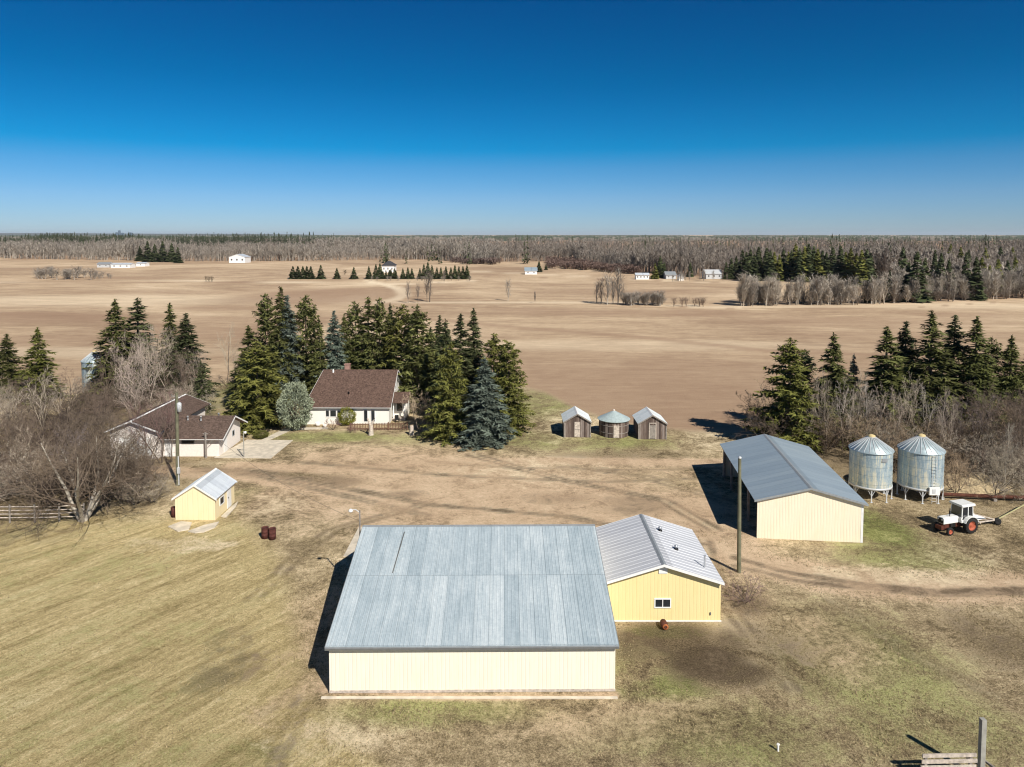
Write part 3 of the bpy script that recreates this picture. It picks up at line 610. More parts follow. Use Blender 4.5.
# garage, L-shaped
ga = empty('garage', (-42.1, 79.0, 0), 0, 'pale L shaped garage with red brown shingle roof behind the bare bushes', 'garage')
rf = gable_y(ga, -2.65, 2.6, 0, 12.5, 3.25, -0.1, 4.3, M['stucco'], M['shingle2'], 0.5, 0.5, 0.1, 0, 'trim')
d = MB().box(-1.6, 1.9, -0.05, -0.003, 0.02, 2.45).build('garage_door', M['white'], ga)
mb = MB(); [mb.box(-1.6, 1.9, -0.07, -0.051, z_, z_+0.03) for z_ in (0.5, 1.0, 1.5)]; mb.build('panel_seam', M['lightgrey'], d)
gable_x(ga, 2.62, 9.1, 0.9, 7.2, 2.3, 4.0, 3.75, M['stucco'], M['shingle2'], 0.6, 0.7, 0.1, 0, 'trim')
window(ga, 5.6, 1.5, 1.3, 0.6, 0.9, 1, frame='darktrim'); window(ga, 3.0, 0.35, 1.0, 1.6, -0.01 + 0.9, 1, name='side_door') if False else None
d = MB().box(3.0, 3.9, 0.85, 0.897, 0.02, 2.0).build('side_door', M['trim'], ga)
MB().box(9.103, 9.14, 2.2, 3.1, 0.02, 2.0).build('side_door', M['white'], ga)
window(ga, 5.0, 1.3, 0.5, 0.5, 9.1, 1, face='right', frame='greytrim')
for (vx, vy) in ((4.6, 3.2), (7.6, 4.6), (6.2, 3.0)): MB().lathe([(0.09, 0), (0.09, 0.45), (0.15, 0.45), (0, 0.52)], 10, (vx, vy, 3.55)).build('roof_vent', M['lightgrey'], ga)

# three old granaries
def granary(cx, fy, w2, dep, eh, rh, label, door):
    g_ = empty('granary', (cx, fy, 0), 0, label, 'granary', 'three old wooden granaries at the field edge')
    gable_y(g_, -w2/2, w2/2, 0, dep, eh, 0, rh, M['oldwood'], M['oldroof'], 0.16, 0.2, 0.05, 0, 'greywood')
    d = MB().box(-0.35, 0.35, -0.05, -0.003, 0.1, 1.75 if door else 1.95).build('door', M['palewood' if not door else 'greywood'], g_)
    MB().box(-0.45, -0.36, -0.07, -0.003, 0.05, 1.9).box(0.36, 0.45, -0.07, -0.003, 0.05, 1.9).box(-0.45, 0.45, -0.07, -0.003, 1.96, 2.05).build('frame', M['palewood'], d) if door else MB().box(-0.3, 0.3, -0.07, -0.051, 1.0, 1.06).build('batten', M['greywood'], d)
    for sx in (-1, 1): MB().box(sx*w2/2-0.07, sx*w2/2+0.07, -0.06, 0.0, 0, eh-0.05).build('corner_board', M['greywood'], g_)
    return g_
granary(8.05, 87.5, 3.2, 3.6, 2.0, 2.95, 'old wooden gabled granary, leftmost of three, with one pale door board', False)
granary(17.15, 86.7, 3.35, 3.8, 2.0, 3.0, 'old wooden gabled granary, rightmost of three, with a dark framed door', True)
g_ = empty('granary', (12.75, 88.95, 0), 0, 'round wooden granary with conical metal roof between the two gabled ones', 'granary', 'three old wooden granaries at the field edge')
MB().lathe([(1.85, 0), (1.85, 2.0)], 28, smooth=False).build('wall', M['oldwood'], g_)
MB().lathe([(1.86, 0.5), (1.88, 0.52), (1.88, 0.56), (1.86, 0.58)], 28).lathe([(1.86, 1.4), (1.88, 1.42), (1.88, 1.46), (1.86, 1.48)], 28).build('band', M['greywood'], g_)
rf = MB().lathe([(0.12, 3.0), (2.05, 2.02), (2.03, 1.96), (0.1, 2.9)], 20, smooth=False).build('roof', plain('grey_green_cone', (0.42, 0.50, 0.49), 0.5, 0.15, 0.15, 3), g_)
MB().lathe([(0.16, 2.95), (0.16, 3.12), (0, 3.2)], 12).build('cap', M['palewood'], rf)
MB().box(-0.3, 0.4, -1.93, -1.84, 0.1, 1.6).build('door', M['palewood'], g_)

# two hopper bins
def hopper_bin(x, y, r, leg, z1, zt, label, ladder, group='two hopper bins', wallm=None):
    b_ = empty('grain_bin', (x, y, 0), 0, label, 'grain bin', group)
    prof = []
    n = int((z1 - leg) / 0.18)
    for i in range(n + 1):
        z = leg + (z1 - leg) * i / n; prof.append((r + (0.025 if i % 2 else 0), z))
    MB().lathe(prof, 40).build('wall', M['binwall'], b_)
    MB().lathe([(r, leg+0.02), (0.35, 0.62), (0.3, 0.62), (0.3, 0.45), (0, 0.45)], 32).build('hopper', M['galv'], b_)
    MB().lathe([(r+0.02, leg-0.1), (r+0.05, leg-0.1), (r+0.05, leg+0.1), (r+0.02, leg+0.1)], 40).build('base_ring', M['lightgrey'], b_)
    rf = MB().lathe([(r+0.12, z1-0.03), (r+0.12, z1+0.02), (0.32, zt-0.2), (0.0, zt-0.18)], 40).build('roof', M['binroof'], b_)
    rb = MB()
    for k in range(24):
        a = 2*math.pi*k/24; rb.bar((math.cos(a)*(r+0.1), math.sin(a)*(r+0.1), z1+0.04), (math.cos(a)*0.33, math.sin(a)*0.33, zt-0.17), 0.05)
    rb.build('roof_rib', M['lightgrey'], rf)
    MB().lathe([(0.34, zt-0.22), (0.34, zt-0.05), (0.1, zt+0.05), (0, zt+0.05)], 20).build('lid', plain('yellowed_lid', (0.58, 0.45, 0.22), 0.6), rf)
    for k in range(8):
        a = 2*math.pi*(k+0.5)/8; c, s = math.cos(a)*(r-0.02), math.sin(a)*(r-0.02)
        l = MB(); l.bar((c, s, 0), (c, s, leg), 0.09); l.box(c-0.12, c+0.12, s-0.12, s+0.12, 0, 0.03)
        for dk_ in (-0.35, 0.35):
            a2 = a + dk_*0.5; l.bar((c, s, leg*0.45), (math.cos(a2)*(r-0.02), math.sin(a2)*(r-0.02), leg-0.05), 0.05)
        l.build('leg', M['lightgrey'], b_)
    if ladder:
        a = R(-85); cx_, cy_ = math.cos(a)*(r+0.12), math.sin(a)*(r+0.12); l = MB()
        for sx in (-0.2, 0.2): l.bar((cx_+sx, cy_, 0.1), (cx_+sx, cy_, z1), 0.03)
        for z in np.arange(0.3, z1, 0.3): l.bar((cx_-0.2, cy_, z), (cx_+0.2, cy_, z), 0.025)
        l.build('ladder', M['lightgrey'], b_)
        MB().box(cx_-0.5, cx_+0.45, cy_-0.12, cy_+0.04, 0.95, 1.65).build('hatch_box', M['white'], b_)
        MB().box(cx_-0.25, cx_+0.05, cy_-0.14, cy_-0.121, 1.1, 1.5).build('notice', M['lightgrey'], b_)
    else:
        a = R(-80); cx_, cy_ = math.cos(a)*(r+0.04), math.sin(a)*(r+0.04)
        MB().box(cx_-0.25, cx_+0.25, cy_-0.05, cy_+0.1, z1-0.75, z1-0.4).build('hatch', M['greytrim'], b_)
    return b_
hopper_bin(34.25, 67.6, 1.86, 1.25, 4.62, 5.95, 'galvanised hopper bin beside the machine shed, left of the two', False)
hopper_bin(38.9, 67.4, 1.92, 1.25, 4.66, 6.05, 'galvanised hopper bin with a ladder and white box, behind the tractor', True)
q = G(90, 404)
hopper_bin(q.x, q.y + 1.6, 1.75, 1.5, 6.2, 7.7, 'old pale grain bin half hidden among bare trees left of the garage', False, None)

# ------------------------------------------------------------------ poles, wire, lamp
def pole(x, y, h, r, label, mat_='pole', lean=(0, 0)):
    p = empty('utility_pole', (x, y, 0), 0, label, 'pole')
    MB().tube([(0, 0, 0), (lean[0]*0.5, lean[1]*0.5, h/2), (lean[0], lean[1], h)], [r, r*0.88, r*0.72], 12).build('shaft', M[mat_], p)
    return p
p = pole(16.82, 52.0, 8.6, 0.16, 'tall plain wooden pole standing between the workshop and machine shed', lean=(-0.1, 0))
MB().lathe([(0.125, 8.6), (0.125, 8.7), (0, 8.74)], 12, (-0.1, 0, 0)).build('cap', M['lightgrey'], p)
p = pole(-33.32, 70.5, 9.35, 0.19, 'tall green brown utility pole with a white transformer by the small yellow shed', lean=(0.12, 0))
t = MB().lathe([(0, 7.45), (0.22, 7.5), (0.22, 8.3), (0.12, 8.4), (0, 8.43)], 16, (0.38, -0.1, 0)).build('transformer', M['lightgrey'], p)
MB().lathe([(0.04, 8.41), (0.06, 8.47), (0.03, 8.6), (0, 8.62)], 10, (0.38, -0.1, 0)).build('bushing', M['darktrim'], t)
MB().bar((-0.4, 0, 9.0), (0.45, 0, 9.0), 0.1, 0.12).build('crossarm', M['greywood'], p)
for x_ in (-0.42, 0.0): MB().lathe([(0.03, 9.05), (0.05, 9.13), (0.02, 9.22), (0, 9.23)], 8, (x_, 0.0 if x_ else 0.12, 0.02)).build('insulator', M['darktrim'], p)
MB().tube([(0.16, -0.14, 0.1), (0.17, -0.14, 3.0)], 0.06).build('conduit', M['lightgrey'], p)
MB().box(0.08, 0.34, -0.32, -0.14, 1.3, 1.9).build('meter_box', M['lightgrey'], p)
p = empty('yard_lamp', (-10.42, 48.25, 0), 0, 'curved yard lamp rising above the left ridge end of the large barn', 'lamp')
MB().tube([(0, 0, 0), (0, 0, 6.15)], 0.05, 10).build('pole', M['greywood'], p)
MB().tube([(0, 0, 6.0), (-0.25, 0, 6.2), (-0.55, 0, 6.2)], 0.03, 8).build('arm', M['lightgrey'], p)
MB().lathe([(0, 0), (0.06, 0), (0.16, -0.12), (0.14, -0.2), (0, -0.22)], 14, (-0.62, 0, 6.26)).build('lamp_head', M['white'], p)
a = Vector((-33.2, 70.5, 8.3)); b_ = Vector((-10.42, 48.25, 5.4))
pts = [a.lerp(b_, t) - Vector((0, 0, 4 * 1.1 * t * (1 - t))) for t in np.linspace(0, 1, 24)]
tag(MB().tube(pts, 0.010, 5).build('overhead_wire', M['wire']), 'thin sagging wire running from the transformer pole to the yard lamp', 'wire')
q = G(206, 458)
p = empty('short_post', q, 0, 'short dark wooden post with a knob in front of the garage wall', 'post')
MB().tube([(0, 0, 0), (0, 0, 2.9)], [0.13, 0.11], 10).build('shaft', M['greywood'], p); MB().bar((0, 0, 1.3), (0.75, 0.0, 2.0), 0.06).bar((-0.3, 0, 2.75), (0.3, 0, 2.75), 0.09).build('brace', M['greywood'], p)
q = G(244, 457.5)
p = empty('lamp_post', q, 0, 'thin metal post with a side bracket at the corner of the concrete drive', 'post')
MB().tube([(0, 0, 0), (0, 0, 3.0)], 0.06, 10).build('shaft', M['polegrey'], p)
MB().bar((-0.75, 0, 0.95), (0.05, 0, 0.95), 0.05).bar((-0.7, 0, 0.95), (0, 0, 0.35), 0.05).build('bracket', M['polegrey'], p)
MB().lathe([(0, -0.15), (0.14, -0.1), (0.14, 0.1), (0, 0.16)], 12, (0.2, 0, 2.85)).build('lamp_head', M['white'], p)
for k, (bx_, by_, lb) in enumerate(((265.2, 538, 'rusty brown barrel standing in the grass, left of a pair'), (272.4, 539, 'rusty brown barrel standing in the grass, right of a pair'))):
    q = G(bx_, by_); r_ = 0.29; b = empty('barrel', q, k, lb, 'barrel', 'pair of rusty barrels in the grass')
    MB().lathe([(0, 0), (r_, 0), (r_, 0.28), (r_+0.015, 0.30), (r_, 0.32), (r_, 0.56), (r_+0.015, 0.58), (r_, 0.6), (r_, 0.88), (r_+0.01, 0.9), (r_-0.02, 0.9), (r_-0.02, 0.86), (0, 0.85)], 20).build('body', M['barrelrust'], b)
    MB().lathe([(0, 0.855), (0.03, 0.855), (0.03, 0.885), (0, 0.885)], 8, (0.15, 0.05, 0)).build('bung', M['black'], b)
q = G(664, 628)
b = empty('burn_barrel', q, 0, 'small rusty drum with orange front lying below the workshop window', 'barrel')
MB().lathe([(0.0, -0.3), (0.2, -0.3), (0.24, 0), (0.2, 0.3), (0.17, 0.3), (0.0, 0.1)], 16, (0, 0, 0.24), axis='y').build('body', M['rust'], b)
MB().lathe([(0.1, -0.34), (0.19, -0.33), (0.19, -0.30), (0.1, -0.29)], 16, (0.03, 0, 0.24), axis='y').build('rim', M['rustorange'], b)
q = G(778, 751)
p = empty('standpipe', q, 0, 'short white pipe sticking up from the grass near the picture bottom', 'pipe')
MB().tube([(0, 0, 0), (0, 0, 0.38)], 0.05, 12).build('pipe', M['white'], p); MB().tube([(-0.07, 0, 0.33), (0.07, 0, 0.33)], 0.04, 10).build('cap', M['white'], p)

# corral board panel and post at the bottom right
cf = empty('corral_fence', (19.85, 31.6, 0), R(1.5), 'pale board corral fence with a tall grey post at the bottom right corner', 'fence')
for k, z_ in enumerate((1.22, 0.94, 0.66, 0.38)):
    o = MB().box(-1.1 - 0.03*k, 1.4 + 0.05 * (k % 2), -0.03, 0.03, z_-0.08, z_+0.08).build('rail', M['palewood'], cf)
for x_ in (-0.9, 1.2): MB().box(x_-0.06, x_+0.06, 0.035, 0.15, 0, 1.2).build('board_post', M['greywood'], cf)
MB().box(1.62, 1.84, 0.0, 0.22, 0, 2.85).build('post', M['polegrey'], cf)
MB().bar((2.2, 1.0, 0.4), (3.2, -1.0, 0.1), 0.09).bar((2.0, 0.6, 0.3), (2.9, -1.2, 0.08), 0.09).build('loose_rail', M['greywood'], cf)

# rail fence in front of the left thicket
a = G(-40, 524); b_ = G(84, 521)
rfn = empty('rail_fence', ((a.x+b_.x)/2, (a.y+b_.y)/2, 0), math.atan2(b_.y-a.y, b_.x-a.x), 'weathered wooden rail fence in front of the bare thicket at the left edge', 'fence')
hl = (b_-a).length / 2
for z_ in (0.4, 0.72, 1.04, 1.36):
    MB().tube([(-hl, 0.08, z_), (-hl/3, 0.06, z_+0.04), (hl/3, 0.08, z_-0.03), (hl, 0.08, z_+0.02)], 0.05, 6).build('rail', M['palewood'], rfn)
for x_ in np.linspace(-hl, hl, 6): MB().tube([(x_, 0, 0), (x_+0.03, 0, 1.6)], 0.08, 8).build('post', M['greywood'], rfn)
q0 = G(928, 498); q1 = G(1060, 503)
tag(MB().tube([(q0.x, q0.y, 0.45), ((q0.x+q1.x)/2, (q0.y+q1.y)/2, 0.38), (q1.x, q1.y, 0.42)], 0.17, 12).build('steel_pipe', M['rust']), 'long rusty brown steel pipe lying behind the tractor', 'pipe')
for t in (0.1, 0.5, 0.9):
    c = q0.lerp(q1, t); tag(MB().box(-0.15, 0.15, -0.3, 0.3, 0, 0.22).build('wooden_block', M['greywood'], None, (c.x, c.y, 0)), 'short wooden block holding the long rusty pipe off the ground', 'block', 'blocks under the rusty pipe')

# ------------------------------------------------------------------ tractor
TR_SCALE = 0.9
TR = empty('tractor', (38.2, 59.7, 0), R(197), 'old white tractor with cab and red wheel rims parked by the hopper bins', 'tractor')
TR.scale = (TR_SCALE,) * 3
def chamfer_box(x0, x1, y0, y1, z0, z1, c=0.06):
    poly = [(y0, z0), (y1, z0), (y1, z1-c), (y1-c, z1), (y0+c, z1), (y0, z1-c)]
    return MB().prism(poly, 'x', x0, x1)
hood = chamfer_box(0.95, 2.72, -0.36, 0.36, 0.98, 1.55, 0.1).build('hood', M['tractorwhite'], TR)
MB().box(2.723, 2.76, -0.3, 0.3, 1.02, 1.46).build('grille', M['black'], TR)
for s in (-1, 1): MB().lathe([(0.0, 0.03), (0.07, 0.03), (0.08, 0.0)], 12, (0, 0, 0)).build('headlight', M['galv'], TR)
hl_ = [c for c in TR.children if c.name.startswith('headlight')]
for o, s in zip(hl_, (-1, 1)): o.location = (2.77, s*0.2, 1.36); o.rotation_euler = (0, R(90), 0)
MB().box(0.4, 2.5, -0.25, 0.25, 0.55, 0.975).box(-0.35, 0.95, -0.3, 0.3, 0.5, 1.0).box(2.2, 2.62, -0.18, 0.18, 0.42, 0.95).tube([(2.3, -0.62, 0.42), (2.3, 0.62, 0.42)], 0.06).tube([(0, -0.7, 0.75), (0, 0.7, 0.75)], 0.12).build('chassis', M['chassis'], TR)
MB().box(1.3, 1.9, -0.372, -0.34, 0.62, 0.97).box(1.3, 1.9, 0.34, 0.372, 0.62, 0.97).build('engine', M['black'], TR)
MB().box(2.62, 2.95, -0.33, 0.33, 0.45, 0.8).build('front_weight', M['chassis'], TR)
# cab: lower panel, four posts, glazing, roof
MB().box(-0.5, 0.93, -0.66, 0.66, 1.002, 1.25).box(0.6, 0.93, -0.6, 0.6, 1.25, 1.5).build('cab_base', M['tractorwhite'], TR)
cb = MB()
for (x_, y_) in ((0.85, 0.58), (0.85, -0.58), (0.2, 0.66), (0.2, -0.66), (-0.48, 0.6), (-0.48, -0.6)): cb.bar((x_, y_, 1.25), (x_*0.9, y_*0.95, 2.48), 0.08)
cb.build('cab_frame', M['tractorwhite'], TR)
for s in (-1, 1):
    MB().add([(0.8, s*0.60, 1.27), (0.22, s*0.66, 1.27), (0.2, s*0.62, 2.45), (0.76, s*0.56, 2.45)], [(0,1,2,3)]).add([(0.18, s*0.66, 1.27), (-0.46, s*0.62, 1.27), (-0.42, s*0.58, 2.45), (0.16, s*0.62, 2.45)], [(0,1,2,3)]).build('side_window', M['glass'], TR)
MB().add([(0.87, -0.55, 1.52), (0.87, 0.55, 1.52), (0.78, 0.53, 2.45), (0.78, -0.53, 2.45)], [(0,1,2,3)]).build('windscreen', M['glass'], TR)
MB().add([(-0.5, -0.55, 1.27), (-0.5, 0.55, 1.27), (-0.44, 0.53, 2.45), (-0.44, -0.53, 2.45)], [(0,1,2,3)]).build('rear_window', M['glass'], TR)
chamfer_box(-0.62, 0.95, -0.72, 0.72, 2.49, 2.68, 0.08).build('cab_roof', M['tractorwhite'], TR)
for s in (-1, 1):
    fd = MB(); pr = []
    for k in range(9):
        a = R(20 + 140 * k / 8); pr.append((math.cos(a) * 0.86, math.sin(a) * 0.86 + 0.75))
    poly = pr + [(x * 0.94, (z - 0.75) * 0.94 + 0.75) for x, z in reversed(pr)]
    y0_, y1_ = (0.62, 0.98) if s > 0 else (-0.98, -0.62)
    fd.prism(poly, 'y', y0_, y1_).build('fender', M['tractorwhite'], TR)
MB().tube([(1.75, 0.1, 1.55), (1.75, 0.1, 2.3)], 0.035).tube([(1.75, 0.1, 1.75), (1.75, 0.1, 2.05)], 0.065).build('exhaust', M['black'], TR)
def wheel(x, y, r, w2, lugs):
    wh = empty('wheel', (x, y, r)); wh.parent = TR
    ty = MB().lathe([(r*0.6, -w2/2), (r*0.9, -w2/2), (r*0.97, -w2*0.38), (r*0.985, 0), (r*0.97, w2*0.38), (r*0.9, w2/2), (r*0.6, w2/2)], 32, axis='y')
    for k in range(lugs):
        a = 2*math.pi*k/lugs
        for s in (-1, 1):
            a2 = a + (0.5 if s > 0 else 0) * 2*math.pi/lugs
            ty.bar((math.cos(a2)*r*0.985, 0.0, math.sin(a2)*r*0.985), (math.cos(a2+0.15)*r*0.97, s*w2*0.48, math.sin(a2+0.15)*r*0.97), 0.05, 0.05)
    ty.build('tyre', M['tyre'], wh)
    MB().lathe([(0, -w2*0.2), (r*0.2, -w2*0.2), (r*0.25, -w2*0.1), (r*0.5, -w2*0.12), (r*0.61, -w2*0.45), (r*0.61, w2*0.45), (r*0.5, w2*0.12), (r*0.25, w2*0.1), (r*0.2, w2*0.2), (0, w2*0.2)], 28, axis='y').build('rim', M['rim'], wh)
for s in (-1, 1): wheel(0, s*0.8, 0.75, 0.4, 20); wheel(2.3, s*0.68, 0.38, 0.2, 0)
MB().box(0.5, 0.85, 0.5, 0.62, 0.45, 0.5).box(0.5, 0.85, 0.5, 0.62, 0.75, 0.8).build('step', M['black'], TR)
# trailed implement behind the tractor
IM = empty('trailed_implement', (39.45, 60.1, 0), 0, 'pale metal implement with a small wheel and long pole hitched behind the tractor', 'farm implement')
e1 = Vector((41.85, 60.85, 0)) - Vector((39.45, 60.1, 0)); e2 = Vector((47.0, 63.9, 0)) - Vector((39.45, 60.1, 0))
MB().bar((-0.5, 0.1, 1.3), (e1.x, e1.y, 0.4), 0.08).bar((-0.3, -0.3, 0.55), (e1.x, e1.y, 0.4), 0.09).bar((0.1, 0.7, 0.5), (e1.x, e1.y, 0.42), 0.08).bar((0.3, -0.3, 0.5), (0.3, 0.9, 0.5), 0.08).build('frame', M['palewood'], IM)
MB().add([(0.4, 0.5, 0.45), (1.5, 0.8, 0.45), (1.3, 1.2, 0.55), (0.3, 1.1, 0.9), (0.4, 0.5, 0.5), (1.5, 0.8, 0.5), (1.3, 1.2, 0.6), (0.3, 1.1, 0.95)], [(0,3,2,1),(4,5,6,7),(0,1,5,4),(1,2,6,5),(2,3,7,6),(3,0,4,7)]).build('deck', M['white'], IM)
MB().bar((e1.x, e1.y, 0.42), (e2.x, e2.y, 0.9), 0.07).build('pole', plain('faded_yellow', (0.45, 0.42, 0.22), 0.6), IM)
MB().lathe([(0.0, -0.05), (0.12, -0.08), (0.3, -0.08), (0.3, 0.08), (0.12, 0.08), (0, 0.05)], 18, (e1.x, e1.y-0.1, 0.3), axis='y').build('wheel', M['tyre'], IM)
MB().lathe([(0.0, -0.05), (0.12, -0.08), (0.3, -0.08), (0.3, 0.08), (0.12, 0.08), (0, 0.05)], 18, (0.35, 1.0, 0.3), axis='y').build('wheel', M['tyre'], IM)
# straw pile behind the pipe
def mound(name, c, rx, ry, h, m, label, cat):
    n = 26; vs = []; fs = []
    for i in range(n):
        for j in range(n):
            u = i/(n-1)*2-1; v = j/(n-1)*2-1; d = math.hypot(u, v)
            z = h * max(0, 1 - d*d) * (0.75 + 0.35*math.sin(u*6+v*3) * math.cos(v*7)) + (random.random() - 0.5) * 0.14 * (d < 1)
            vs.append((u*rx, v*ry, z - 0.06))
    for i in range(n-1):
        for j in range(n-1): fs.append((i*n+j, (i+1)*n+j, (i+1)*n+j+1, i*n+j+1))
    return tag(MB().add(vs, fs, True).build(name, m, None, c), label, cat)
q = G(980, 494); mound('straw_pile', (q.x, q.y + 2.2, 0), 4.6, 2.6, 1.5, M['straw'], 'tan heap of dry grass behind the rusty pipe at the thicket edge', 'heap')
# ------------------------------------------------------------------ trees
def tri_mesh(name, tris, shade, m, extra=None):
    """tris (n,3,3); shade (n,)"""
    V = np.asarray(tris, np.float32).reshape(-1, 3); T = np.arange(len(V)).reshape(-1, 3)
    me = np_mesh(name, V, T, [m] if not isinstance(m, list) else m, extra)
    at = me.attributes.new('shade', 'FLOAT', 'POINT'); at.data.foreach_set('value', np.repeat(np.asarray(shade, np.float32), 3))
    return me
def tubes(segs, n=3):
    """segments (m,8): a(3) b(3) ra rb -> triangles (m*2n,3,3)"""
    S = np.asarray(segs, float); a, b, ra, rb = S[:, :3], S[:, 3:6], S[:, 6:7], S[:, 7:8]
    d = b - a; d /= np.linalg.norm(d, axis=1, keepdims=True) + 1e-9
    up = np.where(np.abs(d[:, 2:3]) < 0.9, np.array([[0, 0, 1.]]), np.array([[1., 0, 0]]))
    x = np.cross(d, up); x /= np.linalg.norm(x, axis=1, keepdims=True); y_ = np.cross(d, x)
    out = []
    for k in range(n):
        t0, t1 = 2*math.pi*k/n, 2*math.pi*(k+1)/n
        o0 = x*math.cos(t0) + y_*math.sin(t0); o1 = x*math.cos(t1) + y_*math.sin(t1)
        out.append(np.stack([a+o0*ra, a+o1*ra, b+o1*rb], 1)); out.append(np.stack([a+o0*ra, b+o1*rb, b+o0*rb], 1))
    return np.concatenate(out)
def conifer(h, rmax, seed, step=0.34, nb=7, power=0.85, droop=0.22, bushy=1.0, lowgap=0.05, lo=0.6, hi=0.52):
    r = np.random.default_rng(seed); tris = []; sh = []; br = []
    z = h * lowgap; side = r.random(6) * 0.3 + 0.85
    while z < h * 0.985:
        t = z / h; Rz = rmax * (1 - t) ** power * (0.86 + 0.28 * r.random()) + 0.12
        n = max(4, int(nb * (0.55 + 0.6 * (1 - t))))
        a0 = r.random() * 6.28
        for k in range(n):
            a = a0 + 6.283 * k / n + r.normal() * 0.3
            z0 = z; z = z0 + r.normal() * 0.16
            if r.random() < 0.06: z = z0; continue
            L = Rz * (lo + hi * r.random()) * side[int((a % 6.283) / 6.283 * 6) % 6]
            d = np.array([math.cos(a), math.sin(a), 0]); lat = np.array([-d[1], d[0], 0])
            lift = 0.55 * (t - 0.55) ; pts = []
            cs = 0.35 + 0.95 * r.random()
            br.append((0, 0, z, *(d * L * 0.9 + [0, 0, z + lift * L * 0.9 - droop * L * 0.8]), 0.035 * (1 - t) + 0.012, 0.01))
            s = 0.22
            while s <= 1.0:
                c = d * L * s; zz = z + lift * L * s - droop * L * s * s * 1.2 + 0.10 * L * max(0, s - 0.75)
                c = np.array([c[0], c[1], zz])
                ln = (0.40 + 0.34 * (1 - s) * min(1.6, L)) * bushy * (0.75 + 0.5 * r.random()) * (0.5 + 0.5 * min(1, (1 - t) * 5))
                for q in range(6):
                    ang = (q - 2.5) * 0.58 + r.normal() * 0.3
                    dd = d * math.cos(ang) + lat * math.sin(ang) + np.array([0, 0, -0.22 + 0.32 * r.normal()])
                    w = np.cross(dd, [0, 0, 1.0]); w = w / (np.linalg.norm(w) + 1e-6)
                    w = (w * (0.6 + 0.4 * r.random()) + np.array([0, 0, 0.55 * r.normal()])) * 0.10 * bushy
                    cc = c + r.normal(size=3) * 0.06
                    tris.append((cc - w, cc + w, cc + dd * ln)); sh.append(cs * (0.75 + 0.45 * r.random()))
                s += 0.25 / max(L, 0.3) * (1 + 0.2 * r.random())
            z = z0
        z += step * (0.7 + 0.6 * r.random()) * (1.0 if t < 0.8 else 0.7)
    for k in range(14):   # leader
        a = r.random() * 6.28; c = np.array([0, 0, h * (0.95 + 0.045 * r.random())]); dd = np.array([math.cos(a) * 0.4, math.sin(a) * 0.4, 0.8]) * 0.35
        w = np.array([-math.sin(a), math.cos(a), 0]) * 0.05; tris.append((c - w, c + w, c + dd)); sh.append(0.9)
    trunk = tubes([(0, 0, 0, 0, 0, h * 0.5, 0.022 * h * 0.55 + 0.04, 0.012 * h * 0.5 + 0.03), (0, 0, h * 0.5, 0, 0, h, 0.012 * h * 0.5 + 0.03, 0.01)] , 8)
    bt = tubes(br, 3); trunk = np.concatenate([trunk, bt])
    return (tri_mesh('trunk', trunk, np.full(len(trunk), 0.5), M['bark']), tri_mesh('crown', tris, sh, M['needles']), h, rmax)
def bare(h, spread, seed, stems=1, upright=0.6, twig=0.011, dens=1.0, levels=3, tr=0.013, trunkmat='bark', start=0.25, shrub=False):
    r = np.random.default_rng(seed); trunk = []; crown = []; shc = []
    def grow(p, d, L, rad, lev, tone):
        nseg = 5 if lev == 0 else (4 if lev == 1 else 3); pts = [p]; dirs = [d]
        for i in range(nseg):
            d = d + r.normal(size=3) * (0.10 if lev == 0 else 0.2) + np.array([0, 0, 0.10 * upright if lev else 0.04])
            d = d / np.linalg.norm(d); p2 = p + d * L / nseg
            ra = rad * (1 - 0.8 * i / nseg); rb = rad * (1 - 0.8 * (i + 1) / nseg)
            (trunk if lev == 0 else crown).append((*p, *p2, max(ra, twig), max(rb, twig * 0.8)))
            if lev: shc.append(tone)
            p = p2; pts.append(p); dirs.append(d)
        if lev >= levels: return
        n = int((([11, 7, 6, 4])[lev] if not shrub else ([8, 6, 6, 4])[lev]) * dens * (0.8 + 0.4 * r.random()))
        for k in range(n):
            t = (start if lev == 0 else 0.18) + (1 - (start if lev == 0 else 0.18)) * (k + r.random()) / n
            i = min(nseg - 1, int(t * nseg)); f = t * nseg - i; q = pts[i] * (1 - f) + pts[i + 1] * f
            a = r.random() * 6.283; base = dirs[i]
            per = np.cross(base, [math.cos(a), math.sin(a), 0.3]); per /= np.linalg.norm(per) + 1e-9
            ang = (1 - upright * 0.6) * (0.9 + 0.3 * r.random())
            nd = base * math.cos(ang) + per * math.sin(ang); nd = nd / np.linalg.norm(nd)
            LL = L * ((0.52 if lev == 0 else 0.55) * (1.15 - 0.65 * t)) * (0.7 + 0.5 * r.random()) * (spread if lev == 0 else 1)
            grow(q, nd, LL, rad * (1 - 0.8 * t) * 0.5 + 0.004, lev + 1, tone * (0.8 + 0.4 * r.random()))
    for s in range(stems):
        a = 6.283 * s / stems + r.random(); k = 0.0 if stems == 1 else (0.35 + 0.35 * r.random()) * (1.3 if shrub else 0.85)
        d = np.array([math.cos(a) * k, math.sin(a) * k, 1.0]); d /= np.linalg.norm(d)
        grow(np.array([math.cos(a), math.sin(a), 0]) * (0.0 if stems == 1 else 0.15), d, h * (0.8 + 0.25 * r.random() if stems > 1 else 0.95), h * tr, 0, 0.5 + 0.5 * r.random())
    tt = tubes(trunk, 6); ct = tubes(crown, 3)
    return (tri_mesh('trunk', tt, np.full(len(tt), 0.6), M[trunkmat]), tri_mesh('crown', ct, np.tile(np.array(shc), 6), M['twigs']), h, spread)
CON = [conifer(14, 2.7, 11, power=1.05), conifer(14, 2.9, 12, nb=8, droop=0.3, power=1.0), conifer(14, 2.5, 13, power=0.95), conifer(14, 3.0, 14, nb=8, power=0.88)]
